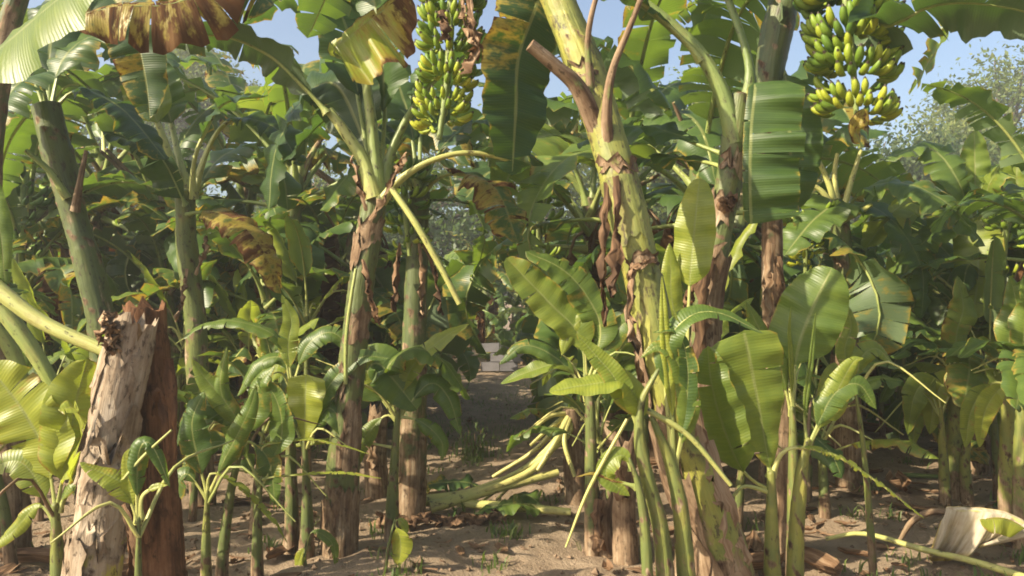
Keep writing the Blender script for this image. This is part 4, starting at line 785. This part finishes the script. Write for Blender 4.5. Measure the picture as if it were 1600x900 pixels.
sucker('sucker with the largest glossy upright leaf and torn pale one', 1207, 3.6, [(1206, 850), (1205, 740)], (34, 30, 22),
       [([(1205, 745), (1197, 700), (1185, 630), (1162, 515)], 62, dict(hue=.72, pet=.06, shape='obo', lean=-.05, N=(.05, -1, .15), tears=1, gap=.03, droop=.15, fold=.15, r=.012)), ([(1204, 770), (1160, 735), (1128, 660), (1112, 600), (1105, 540)], 42, dict(hue=.6, N=(-.7, -.8, .2), tears=2)),
        ([(1205, 745), (1230, 700), (1300, 708), (1375, 755), (1447, 812)], 9, dict(hue=.9, tears=26, gap=.9, tvar=.9, N=(0, -.4, 1), r=.012, tone=.9))], [([(1205, 770), (1165, 760), (1145, 775)], (.012, .009, .007))], tone=0.8, seed=15)
sucker('pale stout sucker stem beside the one with the largest leaf', 1242, 3.7, [(1243, 860), (1252, 745), (1262, 690)], (34, 30, 28, 18),
       [([(1262, 700), (1258, 640), (1268, 560), (1275, 485)], 6, dict(hue=.5, droop=1.3, fold=1.0, tears=0)), ([(1262, 700), (1300, 620), (1340, 600), (1370, 640)], 22, dict(hue=.5)), ([(1262, 700), (1290, 650), (1330, 570), (1350, 560)], 26, dict(hue=.6))], tone=0.85, seed=16)
sucker('sucker with big rounded blue-green leaf and spear shoots', 1240, 4.1, [(1240, 760), (1238, 640)], (26, 24, 16),
       [([(1238, 650), (1244, 560), (1264, 495), (1300, 418)], 54, dict(hue=.3, pet=.33, N=(-.1, -.9, .5), tears=0, fold=.1)), ([(1238, 650), (1236, 560), (1233, 520), (1236, 478)], 5, dict(hue=.9, droop=1.4, fold=1.0, tears=0)), ([(1238, 650), (1215, 560), (1190, 520), (1165, 470)], 22, dict(hue=.4))], seed=17)
sucker('thin wand-like green sucker standing alone on the open soil', 1366, 4.4, [(1358, 800), (1348, 690), (1335, 600)], (13, 12, 10, 7),
       [([(1336, 610), (1320, 580), (1300, 590), (1280, 640)], 18, dict(hue=.6)), ([(1336, 610), (1345, 560), (1370, 545), (1395, 570)], 20, dict(hue=.7)), ([(1336, 610), (1320, 550), (1330, 510), (1320, 470)], 16, dict(hue=.7))], seed=18)
sucker('sucker with two broad arching leaves overhanging the right path edge', 925, 4.9, [(924, 760), (922, 640), (915, 590)], (26, 24, 22, 14),
       [([(915, 600), (905, 525), (855, 470), (790, 402)], 32, dict(hue=.6, N=(-.3, -.7, .7), tears=1)), ([(917, 600), (938, 510), (890, 430), (820, 392)], 30, dict(hue=.5, N=(-.3, -.6, .8), tears=14)),
        ([(916, 600), (912, 520), (908, 500), (890, 520), (878, 555)], 20, dict(hue=.95, N=(-.2, -1, .3), pet=.45)), ([(916, 610), (880, 570), (830, 580), (782, 600)], 16, dict(hue=.6, N=(0, -.5, 1), tears=0)), ([(916, 610), (960, 520), (1000, 500), (1030, 540)], 22, dict(hue=.3)), ([(916, 610), (870, 560), (820, 540), (780, 570)], 18, dict(hue=.3))], seed=19)
for i, (px, d, lab) in enumerate([(1495, 6.2, 'clump stem with flat dark leaves spread like a roof'), (1578, 5.3, 'short stout yellow sucker stem with flat dark leaf above'), (1600, 5.0, 'yellowing sucker stem with dark base beside the stout one')]):
    by = HOR + CAM_H / d * F_PX
    sucker(lab, px, d, [(px - 2, by - 110), (px - 4, 620), (px - 4, 580)], (34, 30, 24, 18),
           [([(px - 4, 590), (px - 20, 545), (px - 60, 535), (px - 100, 560)], 34, dict(hue=.12, N=(0, .05, 1), droop=.5)), ([(px - 4, 590), (px + 20, 540), (px + 50, 535), (px + 100, 570)], 34, dict(hue=.15, N=(0, .05, 1), droop=.5)),
            ([(px - 4, 600), (px + 10, 560, d - .3), (px + 20, 570, d - .6), (px + 10, 640, d - .9)], 32, dict(hue=.4)), ([(px - 4, 600), (px - 30, 600), (px - 60, 640), (px - 70, 700)], 18, dict(hue=.7)), ([(px - 4, 590), (px, 520), (px + 10, 480), (px, 430)], 26, dict(hue=.5))], tone=0.75, seed=20 + i)
for i, (px, d, lab) in enumerate([(1478, 6.0, 'thin yellow sucker stem in the clump with roof-like leaves'), (1512, 6.1, 'leaning yellow sucker stem in the clump with roof-like leaves')]):
    sucker(lab, px, d, [(px - 4, 720), (px - 8 + 14 * i, 640)], (20, 18, 10), [([(px - 8 + 14 * i, 650), (px - 30, 600), (px - 50, 620), (px - 60, 680)], 22, dict(hue=.75)), ([(px - 8 + 14 * i, 650), (px + 20, 590), (px + 50, 600), (px + 70, 650)], 20, dict(hue=.6))], tone=.85, seed=26 + i)

# ------------------------------------------------------------------ plant behind the open soil with the long arching leaf
J = root_at('banana_plant', 1325, 6.6, 'banana plant with bare pale stalks under the big bunch and a long arching leaf')
pseudostem('pseudostem', J, PP([(1328, 770), (1324, 560), (1318, 430), (1312, 330)], 6.6), [wpx(w, 6.6) / 2 for w in (46, 38, 32, 28)], 14, 0.03, (0.9, 0.7, 0.6, 0.3), 0.5, 0.4, 21)
for x1, y1, x2, y2 in ((1292, 280, 1264, 222), (1304, 280, 1308, 240), (1328, 290, 1345, 235), (1345, 330, 1362, 320), (1285, 300, 1255, 285)):
    stalk(J, PP([(1313, 345), (x1, y1), (x2, y2)], 6.5), [0.035, 0.024, 0.017], tone=0.85)
leaf(J, PP([(1313, 345, 6.6), (1345, 298, 6.5), (1410, 286, 6.3), (1480, 318, 6.1), (1540, 385, 6.0)]), 0.24, (0.1, -.45, 1), 0.15, hue=0.6, dead=.04, tears=6, seed=131, droop=0.8, r=.02)
leaf(J, PP([(1313, 345, 6.6), (1335, 330, 6.5), (1310, 318, 6.3), (1270, 345, 6.1), (1225, 400, 6.0)]), 0.2, (0, -.4, 1), 0.1, hue=0.4, tears=3, seed=132, droop=0.6)
leaf(J, PP([(1313, 345, 6.7), (1350, 320, 6.8), (1400, 350, 6.6), (1440, 420, 6.5), (1440, 500, 6.5)]), 0.2, (0.3, -.5, 1), 0.1, hue=0.5, tears=6, seed=133, droop=0.6)
bunch(J, PP([(1313, 335, 6.5), (1285, 330, 6.35), (1262, 360, 6.3), (1258, 440, 6.3)]), 0.15, 6, 12, ripe=.5, seed=9, flen=.11, stalk_from=.35, single=True)
for i, (px, py, w, hue, top) in enumerate([(1520, 380, .24, .75, 200), (1585, 400, .26, .6, 215)]):
    d = 7.2 + i; o = root_at('banana_plant', px + 10, d, ['pale sunlit banana plant with upright young leaf before the airy tree', 'banana plant with broad grey-green leaves beside the pale sunlit one'][i])
    by = HOR + CAM_H / d * F_PX
    pseudostem('pseudostem', o, PP([(px + 10, by + 8), (px + 5, 520), (px, py)], d), [.10, .085, .06], 12, 0.04, (0.9, 0.6, 0.2), .5, .4, 22 + i)
    leaf(o, PP([(px, py), (px + 4, 320), (px + 2, top)], d), .14, (-.4, -1, .1), .3, hue=.8, tears=1, seed=140 + i)
    for j, (a, b_, c, e, f, g_) in enumerate([(-40, -60, -110, -60, -170, 10), (40, -70, 100, -80, 170, -20), (-20, -90, -70, -150, -140, -130), (30, -100, 80, -150, 150, -120), (-50, -20, -100, 30, -120, 110), (50, -20, 90, 40, 100, 120), (0, -40, 10, 20, 0, 120)]):
        leaf(o, PP([(px, py, d), (px + a, py + b_, d - .2), (px + c, py + e, d - .4 + .2 * (j % 3)), (px + f, py + g_, d - .6 + .3 * (j % 3))]), w * .85, (-.3, -.4, 1), .18, hue=hue - .1 * (j % 3), tears=5, seed=150 + 10 * i + j, droop=.7)

# ------------------------------------------------------------------ cut stalks, fallen leaves and litter on the soil
T1 = root_at('cut_banana_top', 885, 6.1, 'bundle of pale cut leaf stalks slumped over at the right path edge', 'cut stalks')
for pts, r0 in (([(620, 788, 5.75), (740, 770, 5.8), (826, 738, 5.9), (868, 690, 6.0), (888, 650, 6.1)], (.05, .04, .03, .026, .03)), ([(892, 645, 6.1), (860, 650, 6.0), (836, 668, 5.95)], (.04, .028, .022)),
                ([(890, 645, 6.1), (860, 668, 6.0), (828, 696, 5.95)], (.04, .025, .02)), ([(890, 648, 6.08), (868, 690, 5.95), (840, 735, 5.9)], (.05, .045, .03)), ([(892, 648, 6.08), (882, 690, 5.95), (898, 745, 5.85)], (.045, .032, .025)),
                ([(888, 650, 6.12), (872, 690, 6.1), (838, 738, 6.05)], (.04, .03, .02)), ([(890, 640, 6.1), (840, 700, 6.15), (770, 745, 6.2)], (.045, .032, .025))):
    stalk(T1, PP(pts), [q * (.95 if len(r0) > 4 else .58) for q in r0], 'cut_leaf_stalk', tone=1.0, dry=0.0, n=10)
for i in range(7):
    if i < 5: stalk(T1, PP([(892, 648, 6.1), (862 + 6 * i, 694 - 3 * i, 6.0), (800 + 8 * i, 742 - 4 * i, 5.95), (672 + 26 * i, 786 - 5 * (i % 3), 5.85 + .06 * i)]), [.026, .019, .016, .011], 'cut_leaf_stalk', tone=.95, n=7, res=16)
pseudostem('stump', T1, PP([(900, 790, 6.1), (897, 720, 6.1), (892, 640, 6.1)]), [.10, .085, .07], 14, .03, (1, .9, .7), .4, .25, 33)
def lying(name, label, pts, rr, cat, group=None, **k):
    o = root_at(name, pts[0][0], pts[0][2], label, cat, group); stalk(o, PP(pts), rr, 'stalk', **k); return o
lying('cut_leaf_stalk', 'short pale cut stalk lying across the long one on the path', [(672, 793, 5.7), (780, 762, 5.85), (872, 738, 5.95)], [.045, .036, .028], 'leaf stalk', tone=.95, dry=.1, n=10)
lying('cut_leaf_stalk', 'flat yellowish cut stalk lying level on the path soil', [(715, 786, 5.78), (800, 792, 5.72), (892, 800, 5.66)], [.032, .034, .026], 'leaf stalk', tone=.9, dry=.1, n=10)
lying('cut_leaf_stalk', 'thin green stalk lying on the shaded open soil', [(1410, 742, 7.0), (1450, 744, 6.98), (1490, 746, 6.95)], [.022, .02, .014], 'leaf stalk', tone=.3)
lying('cut_leaf_stalk', 'long tan dried stalk sagging across the open soil', [(1290, 842, 4.75), (1350, 834, 4.7), (1440, 858, 4.55), (1530, 880, 4.45), (1640, 915, 4.3)], [.012, .015, .018, .02, .022], 'leaf stalk', tone=.95, dry=.35)
FL = root_at('fallen_leaf', 1560, 4.5, 'fallen bleached leaf with yellow midrib on the open soil', 'fallen leaf')
fl = leaf(FL, PP([(1640, 850, 4.4), (1590, 812, 4.5), (1540, 800, 4.55), (1478, 797, 4.6)]), wpx(92, 4.5), (0, -1, .35), .12, hue=.8, dead=.3, tears=0, droop=.6, fold=.15, sc=(.08, 1), shape='strap', lean=.4, ripple=.05, nv=9, seed=171, r=.016, tone=.85)
fl.data.materials[0] = M_PALE
leaf(FL, PP([(1610, 830, 4.42), (1570, 812, 4.42), (1530, 812, 4.42)]), wpx(28, 4.4), (0, -1, .3), .1, hue=1, dead=.1, tears=1, seed=172, sc=(.1, 1), r=.008, name='green_remnant')
for i, (px, py, d, rz, lab) in enumerate([(700, 765, 6.3, .1, 'flat blue-green fallen leaf behind the cut stalks'), (820, 780, 5.9, 2.0, 'crumpled green leaf piece under the cut stalks'), (790, 800, 5.6, .6, 'dull green leaf scrap before the cut stalks')]):
    o = root_at('fallen_leaf', px, d, lab, 'fallen leaf'); c = org(o) + [0, 0, .05]; v = np.array([math.cos(rz), .3 * math.sin(rz), 0])
    leaf(o, [c - v * .28, c - v * .1 + [0, 0, .05], c + v * .12 + [0, 0, .06], c + v * .3], .11, (0, -.3, 1), .08, hue=.2 + .2 * i, dead=.08, tears=3, droop=.35, fold=.1, seed=180 + i, ripple=.06)
for i, (px, d, ln, lab) in enumerate([(610, 5.35, .30, 'curled dead brown leaf lying at the left path edge'), (665, 5.40, .34, 'rolled dark brown dead leaf lying on the path'), (725, 5.42, .26, 'rust brown dead leaf scrap lying on the path'), (770, 5.5, .2, 'small tan dead leaf scrap below the cut stalks')]):
    o = root_at('dead_leaf', px, d, lab, 'dead leaf'); c = org(o) + [0, 0, .06]
    flap(o, [c - [ln * .5, 0, .02], c - [ln * .2, .02, -.02], c + [ln * .2, .02, .02], c + [ln * .5, 0, -.02]], .16, N=(0, -.5, 1), seed=190 + i, curl=1.7, taper=.7, crumple=.014, name='leaf', res=18)
BR = root_at('dead_branch', 1440, 4.9, 'dark dead twig leaning on the open soil below the torn rib', 'twig')
stalk(BR, PP([(1405, 845, 4.9), (1425, 815, 4.85), (1455, 800, 4.82), (1490, 802, 4.8)]), [.012, .02, .022, .01], 'twig', 1.0, .2)

# loose bits nobody could count
def scatter(name, n, fn, mat, seed, label, cat):
    rg = np.random.default_rng(seed); mb = MB()
    for _ in range(n): fn(mb, rg)
    o = mb.build(name, mat, smooth=False); tag(o, label, cat, kind='stuff'); return o
def onsoil(rg, y0=3.6, y1=13):
    y = y0 + (y1 - y0) * rg.uniform() ** 1.5; x = rg.uniform(-.7, .7) * y; return x, y, float(ground_z(x, y)) - .03
def clod(mb, rg):
    x, y, z = onsoil(rg); s = rg.uniform(.006, .02) * (1 if rg.uniform() < .93 else 1.8)
    V = np.array([[1, 0, 0], [-1, 0, 0], [0, 1, 0], [0, -1, 0], [0, 0, .8], [0, 0, -.6]]) * s * rg.uniform(.6, 1.4, (6, 1)); a = rg.uniform(0, 6.28); c, q = math.cos(a), math.sin(a)
    V = V @ np.array([[c, q, 0], [-q, c, 0], [0, 0, 1]]) + [x, y, z + s * .3]
    mb.add(V, [(0, 2, 4), (2, 1, 4), (1, 3, 4), (3, 0, 4), (2, 0, 5), (1, 2, 5), (3, 1, 5), (0, 3, 5)], (0, 0, 0), (0, 0, 0))
scatter('soil_clods', 3200, clod, M_CLOD, 1, 'loose crumbs and clods of sandy soil', 'soil')
def chip(mb, rg):
    x, y, z = onsoil(rg, 3.6, 16); L = rg.uniform(.04, .20) if rg.uniform() < .95 else rg.uniform(.25, .55); w = L * rg.uniform(.15, .5); a = rg.uniform(0, 6.28); n = 5
    if -1.1 < x < .8 and rg.uniform() < .8: return
    t = np.linspace(-.5, .5, n)[:, None]; v = np.linspace(-.5, .5, 3)[None]
    g = np.stack([t * L + 0 * v, v * w * (1 - (2 * t) ** 2 * .7), .25 * L * (t ** 2) * rg.uniform(-1, 2) + np.abs(v) * w * rg.uniform(-.5, 1) + rg.uniform(0, .012, (n, 3))], 2)
    c, q = math.cos(a), math.sin(a); g = g @ np.array([[c, q, 0], [-q, c, 0], [0, 0, 1]]) + [x, y, z + .018]
    cc = np.stack([g[..., 1] * 0 + v * w, g[..., 0] * 0 + rg.uniform(0, 9), g[..., 0] * 0 + t * L], 2); mb.grid(g, cc, (0, 0, 0))
scatter('leaf_litter', 1700, chip, M_DRY, 2, 'scattered dry brown leaf scraps on the soil', 'leaf litter')
def blade_at(mb, rg, x, y, z, h):
    a = rg.uniform(0, 6.28); d = np.array([math.cos(a), math.sin(a), 0]); w = np.array([-d[1], d[0], 0]) * h * rg.uniform(.035, .09); b = rg.uniform(.2, .9) * h
    p = np.array([x, y, z]); q = p + d * b * .35 + [0, 0, h * .6]; e = p + d * b + [0, 0, h * rg.uniform(.6, 1)]
    hu = rg.uniform(); mb.add([p - w, p + w, q - w * .8, q + w * .8, e], [(0, 1, 3, 2), (2, 3, 4)], (0, 0, 0), (hu, 0, 0))
def grass(mb, rg):
    x = rg.uniform(-1.2, .75); y = rg.uniform(8.8, 15.5); blade_at(mb, rg, x, y, -.045, rg.uniform(.02, .07))
scatter('grass', 4500, grass, M_GRASS, 3, 'low green grass carpeting the shaded far part of the path', 'grass')
tufts = [(rg.uniform(-.66, .66) * yy, yy) for yy in rg.uniform(3.9, 10, 90)]
def weed(mb, rg):
    cx, cy = tufts[int(rg.integers(len(tufts)))]; x, y = cx + rg.normal(0, .06), cy + rg.normal(0, .06); blade_at(mb, rg, x, y, float(ground_z(x, y)) - .04, rg.uniform(.03, .12))
scatter('low_weeds', 2600, weed, M_GRASS, 4, 'small green weeds sprouting from the bare soil', 'weeds')
W = root_at('weed_plant', 742, 7.7, 'bushy little weed with dry seed stalks in the middle of the path', 'weed'); mb = MB(); r_ = np.random.default_rng(8); c = org(W)
for _ in range(260): x, y = c[0] + r_.normal(0, .12), c[1] + r_.normal(0, .10); blade_at(mb, r_, x, y, abs(r_.normal(0, .10)) - .03, r_.uniform(.05, .12))
mb.build('foliage', M_GRASS, W, c, smooth=False)
for i in range(5): stalk(W, [c, c + [.03 * (i - 2), 0, .15], c + [.06 * (i - 2), 0, .26 + .03 * (i % 2)]], [.006, .005, .003], 'seed_stalk', .8, .9, 5, 6)
# grey block wall at the far end
BW = empty('block_wall', G(795, 17.2, -.03), 'low grey concrete block wall at the far end of the path', 'wall'); bm_ = MB()
def boxv(c, s):
    V = np.array([[x, y, z] for x in (-1, 1) for y in (-1, 1) for z in (-1, 1)]) * np.asarray(s) / 2 + c
    return V, [(0, 1, 3, 2), (4, 6, 7, 5), (0, 4, 5, 1), (2, 3, 7, 6), (0, 2, 6, 4), (1, 5, 7, 3)]
V, Fc = boxv(np.array([0, 0, 0.]), (.385, .19, .185)); bm_.add(V, Fc, (0, 0, 0), (0, 0, 0)); blk = bm_.mesh('block', M_SHEET, smooth=False)
for r0 in range(3):
    for c0 in range(-1, 1):
        b = link('block', blk, BW); b.location = ((c0 + .5 * (r0 % 2)) * .4, .004 * (c0 % 2), .13 + r0 * .2)

# ------------------------------------------------------------------ the sunlit dusty air
hz = MB(); V, Fc = boxv(np.array([0, 15., 5.6]), (80, 70, 14.0)); hz.add(V, Fc, (0, 0, 0), (0, 0, 0))
mh = bpy.data.materials.new('dusty_air'); mh.use_nodes = True; nt = mh.node_tree; nt.nodes.clear()
o_ = nt.nodes.new('ShaderNodeOutputMaterial'); pv = nt.nodes.new('ShaderNodeVolumePrincipled'); pv.inputs['Color'].default_value = (.95, .96, .93, 1); pv.inputs['Density'].default_value = HAZE; pv.inputs['Anisotropy'].default_value = .2
nt.links.new(pv.outputs[0], o_.inputs['Volume']); tag(hz.build('haze', mh, smooth=False), 'thin sunlit dusty air over the plantation', 'haze', kind='stuff')
